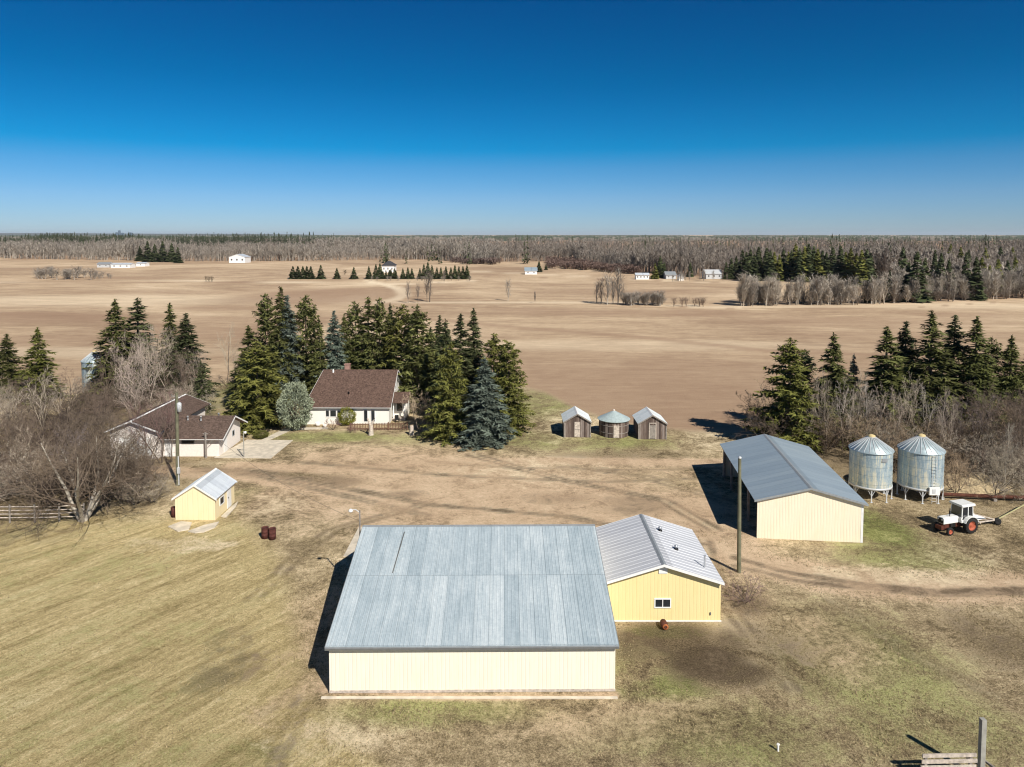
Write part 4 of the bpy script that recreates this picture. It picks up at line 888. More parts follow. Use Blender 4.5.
PINE = [conifer(11, 3.2, 21, step=0.42, nb=8, power=0.52, droop=-0.08, bushy=1.0), conifer(11, 3.0, 22, step=0.42, nb=8, power=0.6, droop=0.0, bushy=1.0), conifer(11, 3.1, 23, step=0.42, nb=8, power=0.45, droop=-0.05, bushy=1.0)]
def ball(h, rad, seed, n=5200):
    r = np.random.default_rng(seed); d = r.normal(size=(n, 3)); d /= np.linalg.norm(d, axis=1, keepdims=True)
    lump = 1 + 0.10 * np.sin(d[:, 0] * 7 + seed) * np.cos(d[:, 1] * 6) + 0.07 * np.sin(d[:, 2] * 9)
    q = d * (lump * (0.72 + 0.3 * r.random(n) ** 0.7))[:, None]; q[:, 2] = np.where(q[:, 2] < 0, q[:, 2] * 0.9, q[:, 2])
    c = q * np.array([rad, rad, h / 2]) + np.array([0, 0, h * 0.48]); out = d + r.normal(size=(n, 3)) * 0.6; out /= np.linalg.norm(out, axis=1, keepdims=True)
    w = np.cross(out, r.normal(size=(n, 3))); w /= np.linalg.norm(w, axis=1, keepdims=True); w *= 0.07
    tr = tubes([(0, 0, 0, 0, 0, h * 0.6, 0.12, 0.05)] + [(0, 0, h * 0.2, *(d[i] * rad * 0.7 + [0, 0, h * 0.45]), 0.05, 0.02) for i in range(14)], 5)
    return (tri_mesh('trunk', tr, np.full(len(tr), 0.5), M['bark']), tri_mesh('crown', np.stack([c - w, c + w, c + out * 0.26], 1), 0.4 + 0.8 * r.random(n), M['needles']), h, rad * 1.25)
ROUND = [ball(5, 2.1, 35), ball(5, 2.1, 36)]

YOUNG = [conifer(6, 1.9, 31, step=0.3, nb=7, power=0.9, bushy=0.75, lowgap=0.02)]
BARE = [bare(10, 1.0, 41, upright=0.75), bare(10, 1.15, 42, upright=0.6, stems=2), bare(9, 1.3, 43, upright=0.35, stems=3), bare(10, 0.8, 44, upright=0.95, trunkmat='paletrunk', tr=0.011)]
BRUSH = [bare(5, 1.2, 51, stems=7, upright=0.35, shrub=True, start=0.12, dens=0.85, tr=0.011, twig=0.0125), bare(5, 1.1, 52, stems=8, upright=0.5, shrub=True, start=0.12, dens=0.85, tr=0.011, twig=0.0125), bare(5, 1.3, 53, stems=6, upright=0.2, shrub=True, start=0.12, dens=1.1, tr=0.009)]
BIGT = [bare(8, 1.5, 63, stems=6, upright=0.25, start=0.2, dens=1.2, tr=0.02, trunkmat='paletrunk')]
GREEN = (0.080, 0.085, 0.027, 1); DKGREEN = (0.056, 0.064, 0.026, 1); YGREEN = (0.108, 0.110, 0.027, 1); BLUE = (0.092, 0.112, 0.086, 1); SILV = (0.20, 0.215, 0.15, 1)
TWG = (0.28, 0.235, 0.18, 1); TWB = (0.115, 0.086, 0.065, 1); TWT = (0.42, 0.33, 0.23, 1); TWL = (0.34, 0.30, 0.25, 1)
def plant(name, proto, loc, hgt, width, color, label, cat, group=None, rz=None):
    o = empty(name, loc, random.random() * 6.28 if rz is None else rz, label, cat, group)
    sz = hgt / proto[2]; sx = sz if width is None else width / 2 / proto[3]
    o.scale = (sx, sx, sz)
    t = link('trunk', proto[0], o); c = link('crown', proto[1], o)
    k = 0.88 + 0.24 * random.random(); c.color = (color[0]*k, color[1]*k*(0.97+0.06*random.random()), color[2]*k, 1)
    return o
def conf(px_, yb, yt, wpx, pool, color, label, group=None, name='spruce_tree', cat='spruce'):
    q = G(px_, yb); h = height(px_, yb, yt) * 1.03; Z = q.y * cP + H * sP
    return plant(name, random.choice(pool), q, h, wpx * Z / F * (1.85 if pool is CON else 1.5), color, label, cat, group)
# --- yard conifers round the farmhouse (pixel of base, top, width) -> metric trees
yard = [
 (258, 427, 344, 48, PINE, YGREEN, 'broad bright green conifer left of the silver shrub and farmhouse'),
 (250, 406, 328, 30, CON, GREEN, 'green conifer behind the broad bright green one, leftmost of the row behind the farmhouse'),
 (267, 404, 297, 34, PINE, GREEN, 'tall green pine second from the left in the row behind the farmhouse'),
 (283, 402, 291, 32, CON, GREEN, 'tallest pointed green spruce rising behind the blue spruce'),
 (289, 402, 299, 30, CON, BLUE, 'tall blue grey spruce left of the farmhouse roof'),
 (307, 400, 298, 36, PINE, GREEN, 'dark green pine just right of the tall blue grey spruce'),
 (320, 404, 320, 22, CON, GREEN, 'narrow yellowish spruce above the left end of the farmhouse roof'),
 (335, 402, 314, 26, CON, BLUE, 'slender blue grey spruce above the left part of the farmhouse roof'),
 (345, 398, 318, 26, CON, GREEN, 'slim green spruce right of the slender blue grey one'),
 (356, 397, 304, 30, PINE, GREEN, 'bushy green pine above the middle of the farmhouse roof'),
 (369, 398, 300, 30, CON, GREEN, 'dark spruce with a sharp tip above the farmhouse roof middle'),
 (380, 400, 301, 30, PINE, GREEN, 'tall full green pine above the right part of the farmhouse roof'),
 (391, 398, 306, 26, CON, DKGREEN, 'dark spruce directly above the farmhouse right gable'),
 (402, 404, 310, 36, PINE, YGREEN, 'bright green pine right of the farmhouse gable'),
 (418, 408, 308, 44, PINE, GREEN, 'big round topped green pine between the farmhouse and the right clump'),
 (431, 402, 330, 28, CON, DKGREEN, 'shorter dark conifer in the gap left of the right clump'),
 (446, 420, 322, 30, CON, DKGREEN, 'dark spruce at the back left of the clump east of the farmhouse'),
 (452, 440, 346, 38, PINE, YGREEN, 'bright green pine at the front left of the clump east of the farmhouse'),
 (461, 414, 317, 32, CON, DKGREEN, 'dark spruce with a high tip in the middle of the clump east of the farmhouse'),
 (474, 412, 312, 32, CON, DKGREEN, 'tallest dark spruce of the clump east of the farmhouse'),
 (485, 442, 360, 42, CON, BLUE, 'blue spruce with drooping branches at the front of the clump east of the farmhouse'),
 (494, 420, 336, 38, PINE, YGREEN, 'green pine behind the front blue spruce'),
 (508, 430, 345, 34, PINE, YGREEN, 'rightmost green pine of the clump east of the farmhouse'),
 (440, 398, 318, 22, CON, DKGREEN, 'narrow dark spruce at the very back of the clump east of the farmhouse'),
 # left group
 (9, 398, 336, 26, CON, GREEN, 'dark spruce at the left picture edge above the thicket'),
 (40, 400, 330, 30, CON, YGREEN, 'yellow green spruce standing alone left of the pale grain bin'),
 (-16, 402, 342, 30, CON, GREEN, 'spruce cut off by the left picture edge'),
 (118, 402, 303, 42, CON, GREEN, 'wide spruce just right of the old pale grain bin'),
 (140, 396, 301, 40, CON, DKGREEN, 'dark tall spruce in the middle of the group above the garage'),
 (172, 392, 306, 28, CON, GREEN, 'slim spruce at the right of the group above the garage'),
 (188, 396, 316, 32, CON, DKGREEN, 'dark spruce rightmost of the tall ones above the garage'),
 # right group
 (788, 446, 341, 52, PINE, YGREEN, 'broad bushy green conifer behind the machine shed, leftmost of the right row'),
 (803, 432, 352, 34, PINE, DKGREEN, 'dark bushy conifer close behind the broad green one'),
 (831, 440, 336, 40, CON, GREEN, 'pointed spruce second from the left in the right row'),
 (884, 436, 330, 44, CON, GREEN, 'spruce with a slender tip above the left hopper bin'),
 (903, 428, 325, 38, CON, DKGREEN, 'narrow dark spruce between the two hopper bins'),
 (928, 436, 315, 50, CON, GREEN, 'tallest spruce of the right row, above the right hopper bin'),
 (951, 430, 319, 38, CON, DKGREEN, 'dark slim spruce right of the tallest one in the right row'),
 (973, 436, 321, 46, CON, GREEN, 'full green spruce in the right row above the tractor'),
 (988, 430, 340, 36, PINE, GREEN, 'leaning shorter green conifer right of the full spruce above the tractor'),
 (1008, 432, 338, 36, CON, GREEN, 'green spruce close to the right picture edge'),
 (1027, 430, 350, 36, CON, DKGREEN, 'dark spruce cut off by the right picture edge'),
 (1060, 436, 330, 44, CON, GREEN, None)]
for a in yard:
    if a[6] is None: continue
    conf(*a)
conf(202, 411, 364, 22, YOUNG, DKGREEN, 'small young spruce standing alone in the grass right of the garage group')
conf(852, 430, 356, 20, CON, (0.11, 0.12, 0.09, 1), 'thin greyish sparse spruce between two groups of the right row')
conf(295, 430, 384, 27, ROUND, SILV, 'round silvery grey shrub against the left end of the farmhouse', name='silver_shrub', cat='shrub')
conf(347, 425, 407, 14, ROUND, (0.17, 0.17, 0.03, 1), 'small round yellow green bush against the farmhouse front wall', name='round_bush', cat='bush')
conf(285, 420, 392, 12, ROUND, (0.22, 0.21, 0.09, 1), 'pale yellow bush behind the silver shrub', name='yellow_bush', cat='bush')
conf(261, 438, 431, 12, ROUND, YGREEN, 'low spreading green bush under the broad conifer by the path', name='low_bush', cat='bush')
# --- bare trees and brush near the yard
def bt(px_, yb, yt, wpx, pool, color, label, group=None, name='bare_tree', cat='bare tree'):
    q = G(px_, yb); h = height(px_, yb, yt); Z = q.y * cP + H * sP; pr = random.choice(pool)
    o = plant(name, pr, q, h * 1.05, None, color, label, cat, group)
    k = (wpx * Z / F) / (pr[2] * 0.75 * pr[3]); o.scale = (k, k, o.scale[2]); return o
bt(83, 521, 436, 120, BIGT, TWB, 'big spreading bare tree with several pale trunks at the end of the rail fence')
bt(118, 500, 452, 70, BARE[2:3], TWB, 'low bare tree leaning right beside the big pale trunked one')
for a_ in ((148, 466, 408, 44, 'left of the pole'), (172, 462, 412, 34, 'beside the pole')): bt(*a_[:4], BARE[:3], (0.13, 0.095, 0.08, 1), 'dark bare tree in front of the garage roof ' + a_[4])
bt(161, 463, 402, 50, BARE[1:3], (0.16, 0.10, 0.09, 1), 'dark brown bare tree in front of the garage roof')
bt(228, 388, 336, 30, BARE[:1], TWG, 'fine pale bare tree alone at the field edge right of the young spruce')
bt(240, 386, 352, 22, BARE[1:2], TWG, 'smaller bare tree beside the broad conifer at the field edge')
bt(420, 433, 391, 30, BARE[2:3], TWT, 'tan bare tree on the lawn right of the farmhouse porch')
bt(333, 430, 419, 10, BRUSH, (0.17, 0.09, 0.08, 1), 'reddish bare bush left of the round green one at the farmhouse', name='bare_bush', cat='bush')
bt(350, 433, 425, 10, BRUSH, (0.19, 0.11, 0.09, 1), 'reddish bare bush in front of the round green one', name='bare_bush', cat='bush')
bt(745, 602, 583, 34, BRUSH, (0.19, 0.13, 0.11, 1), 'low brown bare bush alone right of the yellow workshop', name='bare_bush', cat='bush')
bt(232, 392, 378, 16, BRUSH, (0.13, 0.09, 0.06, 1), 'low dark brush under the fine pale tree at the field edge', name='bare_bush', cat='bush')
def grp(lst, pool, colors, label, group, name, cat, wk=1.0, marks=None):
    for (x_, yb, yt, w2) in lst:
        lb = label
        if marks:
            for lim, txt in marks:
                if x_ < lim: lb = label + txt; break
        bt(x_, yb, yt, w2 * wk, pool, random.choice(colors), lb, group, name, cat)
# left thicket: brown tangle over the rail fence
lst = []
for k in range(36):
    x_ = random.uniform(-70, 118); yb = random.uniform(425, 516); 
    if x_ > 92 and yb > 452: continue
    hh = random.uniform(22, 42); lst.append((x_, yb, yb - hh * (0.6 + yb / 900), random.uniform(40, 62)))
grp(lst, BRUSH + BARE[2:3], [TWB, (0.085, 0.064, 0.052, 1), (0.34, 0.29, 0.225, 1), (0.30, 0.235, 0.145, 1)], 'bare grey brown bush behind the rail fence', 'bushes of the left thicket', 'thicket_bush', 'bush', 1.0, ((0, ' at the left edge'), (40, ' near its left end'), (80, ' near its middle'), (999, ' towards the garage')))
lst = [(20, 470, 408, 40), (44, 452, 384, 44), (2, 448, 386, 40), (62, 438, 388, 40), (70, 486, 428, 40), (34, 502, 440, 44), (-20, 470, 400, 50), (12, 424, 380, 34), (100, 440, 398, 34)]
grp(lst, BARE[:3], [TWB, TWG, (0.16, 0.13, 0.125, 1)], 'taller bare tree out of the left thicket', 'bare trees in the left thicket', 'bare_tree', 'bare tree', 1.0, ((15, ' at the left picture edge'), (50, ' below the lone yellow green spruce'), (90, ' below the pale grain bin'), (999, ' near the garage')))
lst = [(122, 408, 352, 36), (138, 414, 340, 40), (150, 406, 336, 42), (164, 410, 344, 40), (178, 406, 352, 36), (192, 404, 358, 26), (108, 412, 360, 30), (96, 418, 372, 30), (152, 418, 362, 40), (72, 410, 376, 30), (134, 424, 378, 34)]
grp(lst, BARE[:3], [TWG, (0.30, 0.245, 0.20, 1), TWB], 'grey bare tree behind the garage', 'bare trees behind the garage', 'bare_tree', 'bare tree', 1.0, ((105, ' close to the old pale grain bin'), (145, ' below the two widest spruces'), (170, ' in the middle of the group'), (999, ' towards the young spruce')))
lst = [(random.uniform(60, 200), random.uniform(402, 426), 0, random.uniform(26, 36)) for k in range(14)]
grp([(a, b, b - random.uniform(16, 28), c) for a, b, _, c in lst], BRUSH, [TWB, TWG], 'low bare bush under the trees behind the garage', 'low brush behind the garage', 'thicket_bush', 'bush')
lst = [(140, 486, 462, 40), (122, 494, 462, 44), (136, 504, 474, 42), (152, 502, 480, 34), (104, 476, 440, 44), (118, 470, 440, 40), (132, 476, 450, 36)]
grp(lst, BRUSH, [TWB, TWG], 'low bare bush of the thicket in front of the garage', 'bushes in front of the garage', 'thicket_bush', 'bush')
# right thicket behind the bins
lst = []
for k in range(70):
    x_ = random.uniform(770, 1100); yb = random.uniform(430, 484) if x_ > 850 else random.uniform(432, 452)
    if x_ > 940: yb = random.uniform(432, 496)
    if 835 < x_ < 950 and yb > 478: yb = 470
    hh = random.uniform(24, 42); lst.append((x_, yb, yb - hh, random.uniform(34, 52)))
grp(lst, BRUSH, [TWB, TWG, (0.27, 0.20, 0.13, 1), TWG], 'brown bare bush of the right thicket', 'bushes of the right thicket', 'thicket_bush', 'bush', 1.0, ((840, ' behind the machine shed roof'), (895, ' behind the left hopper bin'), (945, ' behind the right hopper bin'), (1000, ' above the tractor'), (9999, ' at the right picture edge')))
lst = [(808, 444, 392, 26), (818, 450, 384, 30), (826, 454, 398, 28), (842, 452, 392, 30), (850, 460, 398, 30), (856, 446, 380, 30), (868, 450, 392, 30), (880, 454, 396, 30), (896, 456, 400, 28), (912, 450, 392, 30), (926, 456, 398, 28), (938, 462, 396, 30), (946, 470, 410, 28), (840, 440, 372, 22), (800, 436, 388, 24), (905, 444, 386, 26)]
grp(lst, BARE[3:4] + BARE[:1], [TWL, TWG, (0.33, 0.27, 0.215, 1)], 'pale barked bare tree in the right thicket', 'pale bare trees in the right thicket', 'bare_tree', 'bare tree', 1.0, ((815, ' close to the broad green conifer'), (845, ' just over the machine shed roof'), (885, ' over the left bin'), (920, ' between and over the two bins'), (999, ' right of the bins')))
lst = [(990, 470, 396, 50), (1010, 462, 390, 50), (974, 462, 402, 40), (1024, 476, 400, 50), (1046, 470, 400, 50), (960, 452, 404, 36)]
grp(lst, BARE[1:3], [TWB, (0.19, 0.15, 0.14, 1)], 'dark spreading bare tree at the right end of the right thicket', 'spreading bare trees right of the bins', 'bare_tree', 'bare tree')
bt(1005, 490, 432, 24, BARE[3:4], TWL, 'single white barked bare tree with upright limbs above the rusty pipe')
# cut trunks on the farmhouse lawn
for (x_, lb, fork) in ((371, 'pale cut tree trunk with two forked stubs on the farmhouse lawn', True), (411.5, 'pale stubby trunk at the foot of the tan bare tree', False)):
    q = G(x_, 435); s = empty('cut_trunk', q, 0, lb, 'tree stump')
    m = MB().tube([(0, 0, 0), (0.03, 0, 0.7), (0, 0, 1.25)], [0.34, 0.27, 0.24], 12)
    if fork: m.tube([(0, 0, 1.1), (-0.25, 0, 1.7), (-0.42, 0, 2.1)], [0.16, 0.12, 0.1], 8).tube([(0, 0, 1.1), (0.25, 0.02, 1.7), (0.5, 0, 2.2)], [0.16, 0.12, 0.09], 8)
    m.build('trunk', M['palewood'], s)
    MB().lathe([(0, 1.252), (0.2, 1.252), (0.2, 1.27), (0, 1.27)], 12).build('cut_face', M['straw'], s)

# ------------------------------------------------------------------ far trees
def far_conifer(h, rmax, seed, n=150):
    r = np.random.default_rng(seed); tris = []; sh = []
    for k in range(n):
        t = r.random() ** 1.25 * 0.97 + 0.02; Rz = rmax * (1 - t) ** 0.8 * (0.6 + 0.5 * r.random()); a = r.random() * 6.283
        c = np.array([math.cos(a) * Rz * 0.35, math.sin(a) * Rz * 0.35, t * h + 0.3]); d = np.array([math.cos(a) * Rz, math.sin(a) * Rz, t * h - 0.1 * Rz + r.normal() * 0.3])
        w = np.array([-math.sin(a), math.cos(a), 0.5 * r.normal()]) * (0.35 * Rz + 0.25)
        tris.append((c - w, c + w, d)); sh.append(0.35 + 0.95 * r.random())
    tris += [((-0.35, 0, h * 0.8), (0.35, 0, h * 0.8), (0, 0, h)), ((0, -0.35, h * 0.8), (0, 0.35, h * 0.8), (0, 0, h))]; sh += [0.8, 0.8]
    tr = tubes([(0, 0, 0, 0, 0, h * 0.8, 0.18, 0.05)], 4); tris = np.concatenate([np.array(tris), tr]); sh += [0.3] * len(tr)
    return np.array(tris), np.array(sh)
def far_bare(h, sp, seed, n=70, w0=0.10):
    r = np.random.default_rng(seed); tris = []; sh = []
    for s in range(1 + int(r.random() * 2)):
        tr = tubes([(0.2 * s, 0, 0, r.normal() * 0.5, r.normal() * 0.5, h * 0.75, 0.16, 0.06)], 3); tris += list(tr); sh += [1.0] * len(tr)
    for k in range(n):
        t = 0.15 + 0.8 * r.random(); a = r.random() * 6.283; L = h * (0.13 + 0.22 * r.random()) * (1.15 - 0.6 * t)
        c = np.array([math.cos(a) * sp * 0.25 * r.random(), math.sin(a) * sp * 0.25 * r.random(), t * h * 0.8]); 
        d = c + np.array([math.cos(a) * sp * (0.35 + 0.5 * r.random()) * (1.1 - 0.5 * t), math.sin(a) * sp * (0.35 + 0.5 * r.random()) * (1.1 - 0.5 * t), L])
        w = np.array([-math.sin(a), math.cos(a), 0]) * w0 * (0.7 + 0.6 * r.random()); tris.append((c - w, c + w, d)); sh.append(0.5 + 0.7 * r.random())
        for q in range(2):
            m_ = c + (d - c) * (0.4 + 0.4 * r.random()); e = m_ + np.array([r.normal() * 0.6 * sp * 0.5, r.normal() * 0.6 * sp * 0.5, L * 0.5 * r.random() + 0.3])
            w = np.array([r.normal(), r.normal(), 0]) * w0 * 0.5; tris.append((m_ - w, m_ + w, e)); sh.append(0.5 + 0.7 * r.random())
    return np.array(tris), np.array(sh)
def mk(ts, m, nm): return tri_mesh(nm, ts[0], ts[1], M[m])
FC = [mk(far_conifer(14, 2.6, 70 + i, 260), 'needles', 'conifer') for i in range(5)]
FB = [mk(far_bare(12, 3.0, 80 + i, 170, 0.13), 'twigs', 'bare_tree') for i in range(7)]
FT = [mk(far_bare(12, 2.8, 180 + i, 90, 0.07), 'twigs', 'bare_tree') for i in range(5)]
FS = [mk(far_bare(4, 3.0, 95 + i, 80, 0.06), 'twigs', 'shrub') for i in range(3)]
def ft(name, me, base_h, x_, Y_, h, color, label, cat, group, wk=1.0):
    o = link(name, me); o.location = (x_, Y_, 0); s = h / base_h; o.scale = (s * wk, s * wk, s); o.rotation_euler = (0, 0, random.random() * 6.28)
    k = 0.8 + 0.4 * random.random(); o.color = (color[0] * k, color[1] * k, color[2] * k, 1); return tag(o, label, cat, group)
def fp(px_, yb, yt, name, pool, bh, color, label, cat, group=None, wk=1.0):
    if group == 'conifers round the far houses': label = 'dark green conifer ' + ('beside the white mobile home' if px_ < 695 else 'right of the wide grey far house' if px_ < 760 else 'in the close stand over the left part of the far belt' if px_ < 812 else 'in the close stand over the middle of the far belt' if px_ < 872 else 'deep in the wood above the hopper bins' if px_ < 955 else 'deep in the wood above the tractor')
    q = G(px_, yb); return ft(name, random.choice(pool), bh, q.x, q.y, max(1.0, height(px_, yb, yt)), color, label, cat, group, wk)
FTW = (0.205, 0.180, 0.150, 1); FTW2 = (0.155, 0.130, 0.107, 1); FGR = (0.050, 0.060, 0.025, 1)
# tree belt along the far side of the right-hand field
def U0(p_): return (p_ - 512) / F
def edge_y(x_): return float(np.interp(x_, [590, 740, 800, 880, 960, 1024, 1300], [309, 306.5, 306, 305, 301, 299.5, 297]))
lab = 'grey bare tree in the dense belt beyond the right field'
for k in range(285):
    x_ = random.uniform(738, 1200) if k % 5 else random.uniform(870, 1040); e = edge_y(x_); q = G(x_, e)
    Yd = q.y + abs(random.gauss(0, 1)) * (28 if x_ > 885 else 9); u = (x_ - 512) / F
    hh = random.triangular(4.5, 13.5, 10) + (Yd - q.y) * 0.03
    lab = 'grey bare tree in the far belt ' + ('at its left end' if x_ < 790 else 'above the left conifers of the right row' if x_ < 850 else 'beyond the two hopper bins' if x_ < 945 else 'beyond the tractor' if x_ < 1024 else 'past the right picture edge')
    ft('bare_tree', random.choice(FB + FT + FT), 12, u * Yd * 1.0, Yd, hh, random.choice((FTW, (0.32, 0.28, 0.23, 1), (0.27, 0.235, 0.19, 1))), lab, 'bare tree', 'bare trees of the right belt', 1.15)
for x_, yb, yt, wk in ((916, 302, 252, 1.5), (908, 301, 262, 1.4), (924, 300, 258, 1.3), (940, 296, 253, 1.2), (948, 297, 259, 1.2), (975, 300, 257, 1.3), (965, 293, 252, 1.0), (885, 302, 277, 1.0), (889, 301, 270, 1.0), (869, 303, 273, 1.1), (902, 290, 247, 1.2), (934, 288, 250, 1.0)):
    fp(x_, yb, yt, 'conifer', FC, 14, FGR, ('dark conifer in the far belt above the hopper bins' if x_ < 905 else 'tall dark conifer in the thick clump of the far belt' if x_ < 928 else 'dark conifer of the far belt above the tractor'), 'conifer', 'conifers of the right belt', wk * 1.3)
for x_ in range(980, 1240, 9):
    fp(x_ + random.uniform(-3, 3), 290 + random.uniform(-3, 3), 262 + random.uniform(-5, 8), 'conifer', FC, 14, YGREEN if random.random() < 0.5 else FGR, 'green conifer at the right end of the far belt', 'conifer', 'green conifers at the right end of the belt', 2.0)
for x_, yb, yt in [(742, 279, 250), (750, 280, 249), (758, 280, 247), (766, 280, 248), (774, 279, 252), (736, 278, 256), (795, 281, 244), (804, 282, 247), (813, 281, 246), (822, 280, 250), (788, 280, 252), (840, 284, 246), (850, 285, 248), (861, 286, 250), (870, 283, 253), (888, 276, 243), (660, 278, 256), (655, 279, 263), (664, 278, 262), (726, 279, 262), (1000, 268, 246), (731, 279, 258), (746, 281, 252), (754, 281, 254), (770, 281, 250), (779, 281, 255), (783, 280, 249), (791, 281, 250), (799, 282, 248), (808, 282, 244), (817, 282, 249), (826, 281, 252), (832, 281, 247), (845, 284, 252), (856, 285, 253), (866, 284, 249), (690, 277, 262), (700, 268, 256), (960, 270, 247), (968, 272, 250), (870, 262, 246), (950, 262, 244), (985, 270, 248), (1012, 268, 247), (885, 268, 252)]:
    fp(x_, yb, yt, 'conifer', FC, 14, random.choice((FGR, FGR, YGREEN)), 'dark green conifer by the far houses on the right', 'conifer', 'conifers round the far houses', 1.9)
for k in range(150):
    x_ = random.uniform(740, 1200); ft('shrub', random.choice(FS), 4, U0(x_) * (G(x_, edge_y(x_)).y + random.uniform(1, 14)), G(x_, edge_y(x_)).y + random.uniform(1, 14), random.uniform(2.5, 5), random.choice((FTW2, (0.12, 0.095, 0.075, 1))), 'low brown undergrowth shrub along the front of the far belt', 'shrub', 'undergrowth of the far belt')
# shrubs and bare trees on the fence line in mid field
for x_, yb, yt, w2, col in [(601, 304, 272, 1.0, FTW2), (607, 305, 268, 1.1, FTW), (613, 304, 272, 1.0, FTW), (618, 305, 262, 1.2, FTW), (597, 303, 276, 1.0, FTW2)]:
    fp(x_, yb, yt, 'bare_tree', FT, 12, col, 'tall bare tree in the clump on the fence line at mid field', 'bare tree', 'bare trees on the fence line', w2)
for k in range(34):
    x_ = random.uniform(622, 664); fp(x_, 306 + random.uniform(-3, 0), 291 + random.uniform(-3, 5), 'shrub', FS, 4, FTW, 'grey shrub on the fence line right of the tall bare clump', 'shrub', 'shrubs on the fence line', 0.8)
for x_, w2 in ((682, 0.8), (686, 0.8), (695, 0.9), (700, 1.0), (703, 0.8), (674, 0.7)): fp(x_, 306.5, 296, 'shrub', FS, 4, (0.15, 0.11, 0.085, 1), 'dark round shrub on the fence line left of the belt', 'shrub', 'dark shrubs on the fence line', w2)
fp(508, 301, 275, 'bare_tree', FT, 12, FTW, 'single grey bare tree on the pale track in the middle of the fields', 'bare tree', None, 1.0)
fp(535, 303, 290, 'bare_tree', FB, 12, FTW2, 'tiny narrow dark tree right of the single grey bare tree', 'bare tree', None, 0.5)
for x_, yb, yt in ((408, 303, 277), (418, 303, 280), (430, 302, 264), (427, 301, 272), (444, 283, 267)): fp(x_, yb, yt, 'bare_tree', FT, 12, FTW2, 'thin grey bare tree near the bend of the farm track', 'bare tree', 'bare trees at the track bend', 0.8)
for k in range(40):
    x_ = random.uniform(30, 112); fp(x_, random.uniform(276, 280), random.uniform(264, 271) + (x_ > 92) * 5, 'shrub', FS, 4, FTW, 'grey bare shrub in the clump in the far left field', 'shrub', 'shrubs in the far left field', 0.9)
for x_ in (206, 209, 212): fp(x_, 282, 275, 'shrub', FS, 4, (0.12, 0.10, 0.07, 1), 'small dark shrub alone in the left field below the white barn', 'shrub', 'small dark shrubs in the left field', 0.7)
for x_ in (293, 298, 303, 307, 311): fp(x_, 279, 266, 'conifer', FC, 14, FGR, 'small conifer in the tight row of five beyond the spruces', 'conifer', 'conifers in the tight row', 2.6)
for x_, yt, lb in ((321, 265, 'lone dark conifer right of the tight row of five'), (337, 268, 'lone small conifer in the middle of the far conifer line'), (354, 267, 'lone dark conifer left of the hip roofed house')): fp(x_, 279, yt, 'conifer', FC, 14, FGR, lb, 'conifer', None, 2.6)
fp(345, 275, 269, 'shrub', FS, 4, (0.06, 0.05, 0.03, 1), 'small dark bush between the lone far conifers', 'shrub', None, 0.8)
for x_, yt in ((369, 266), (376, 264), (380, 263), (386, 270), (391, 269), (396, 270), (403, 268), (408, 267), (412, 268), (420, 268), (424, 264), (428, 262), (432, 265), (437, 267), (441, 267), (446, 266), (451, 267), (455, 265), (459, 266), (463, 266), (467, 265)): fp(x_, 279, yt, 'conifer', FC, 14, FGR, 'small dark conifer in the planted line around the hip roofed house', 'conifer', 'conifers round the hip roofed house', 2.0)
for k in range(16): fp(random.uniform(366, 470), 281, 275.5, 'shrub', FS, 4, FTW, 'low grey shrub under the planted conifer line', 'shrub', 'shrubs under the conifer line', 0.7)
for x_, yb, yt in ((539, 272, 261), (546, 270, 264)): fp(x_, yb, yt, 'conifer', FC, 14, FGR, 'dark conifer beside the small white far house', 'conifer', 'conifers beside the small white house', 2.4)
for x_, yb, yt in ((148, 262, 241), (155, 262, 244), (163, 262, 241), (172, 262, 243), (178, 263, 247), (140, 261, 246)): fp(x_, yb, yt, 'conifer', FC, 14, FGR, 'tall dark conifer at the edge of the far left wood', 'conifer', 'conifers at the far left wood edge', 2.1)
# ------------------------------------------------------------------ far woods, one mass
LODB = [far_bare(12, 2.6, 200 + i, 16, 0.22) for i in range(6)]; LODB2 = [far_bare(12, 3.2, 220 + i, 5, 0.5) for i in range(5)]
LODC = [far_conifer(14, 2.8, 240 + i, 34) for i in range(5)]; LODR = [far_bare(4, 4.0, 260 + i, 26, 0.22) for i in range(3)]
def wood(name, Ux, Yy, hh, lods, col, label, cat):
    """merge trees of a wood into one mesh; x = u * Y"""
    hh = hh * (1 + 0.22 * np.sin(Ux * Yy / 23 + 2 * np.sin(Yy / 41)) + 0.16 * np.sin(Ux * Yy / 61 + Yy / 90))
    T = []; S = []; pick = rng.integers(0, len(lods), len(Yy)); ang = rng.random(len(Yy)) * 6.283
    for i, (tr, sh) in enumerate(lods):
        m = pick == i; n = m.sum()
        if not n: continue
        ca, sa = np.cos(ang[m]), np.sin(ang[m]); s = hh[m]
        base = tr.reshape(1, -1, 3) * s[:, None, None]
        xx = base[..., 0] * ca[:, None] - base[..., 1] * sa[:, None] + (Ux[m] * Yy[m])[:, None]
        yy = base[..., 0] * sa[:, None] + base[..., 1] * ca[:, None] + Yy[m][:, None]
        T.append(np.stack([xx, yy, base[..., 2]], -1).reshape(-1, 3, 3)); S.append((sh[None, :] * (0.75 + 0.5 * rng.random(n))[:, None]).reshape(-1))
    o = link(name, tri_mesh(name, np.concatenate(T), np.concatenate(S), M['twigs' if col is not FGR else 'needles'])); o.color = col
    return tag(o, label, cat, None, 'stuff')
def U(px_): return (px_ - 512) / F
def sample(n, x0, x1, yfun, depth, sc=1.0):
    """n trees between px x0..x1 with the front edge at pixel row yfun(px); depth metres behind it"""
    x_ = rng.uniform(x0, x1, n); e = yfun(x_); Yf = np.array([G(512, v).y for v in e]); return U(x_), Yf + depth * rng.random(n) ** sc
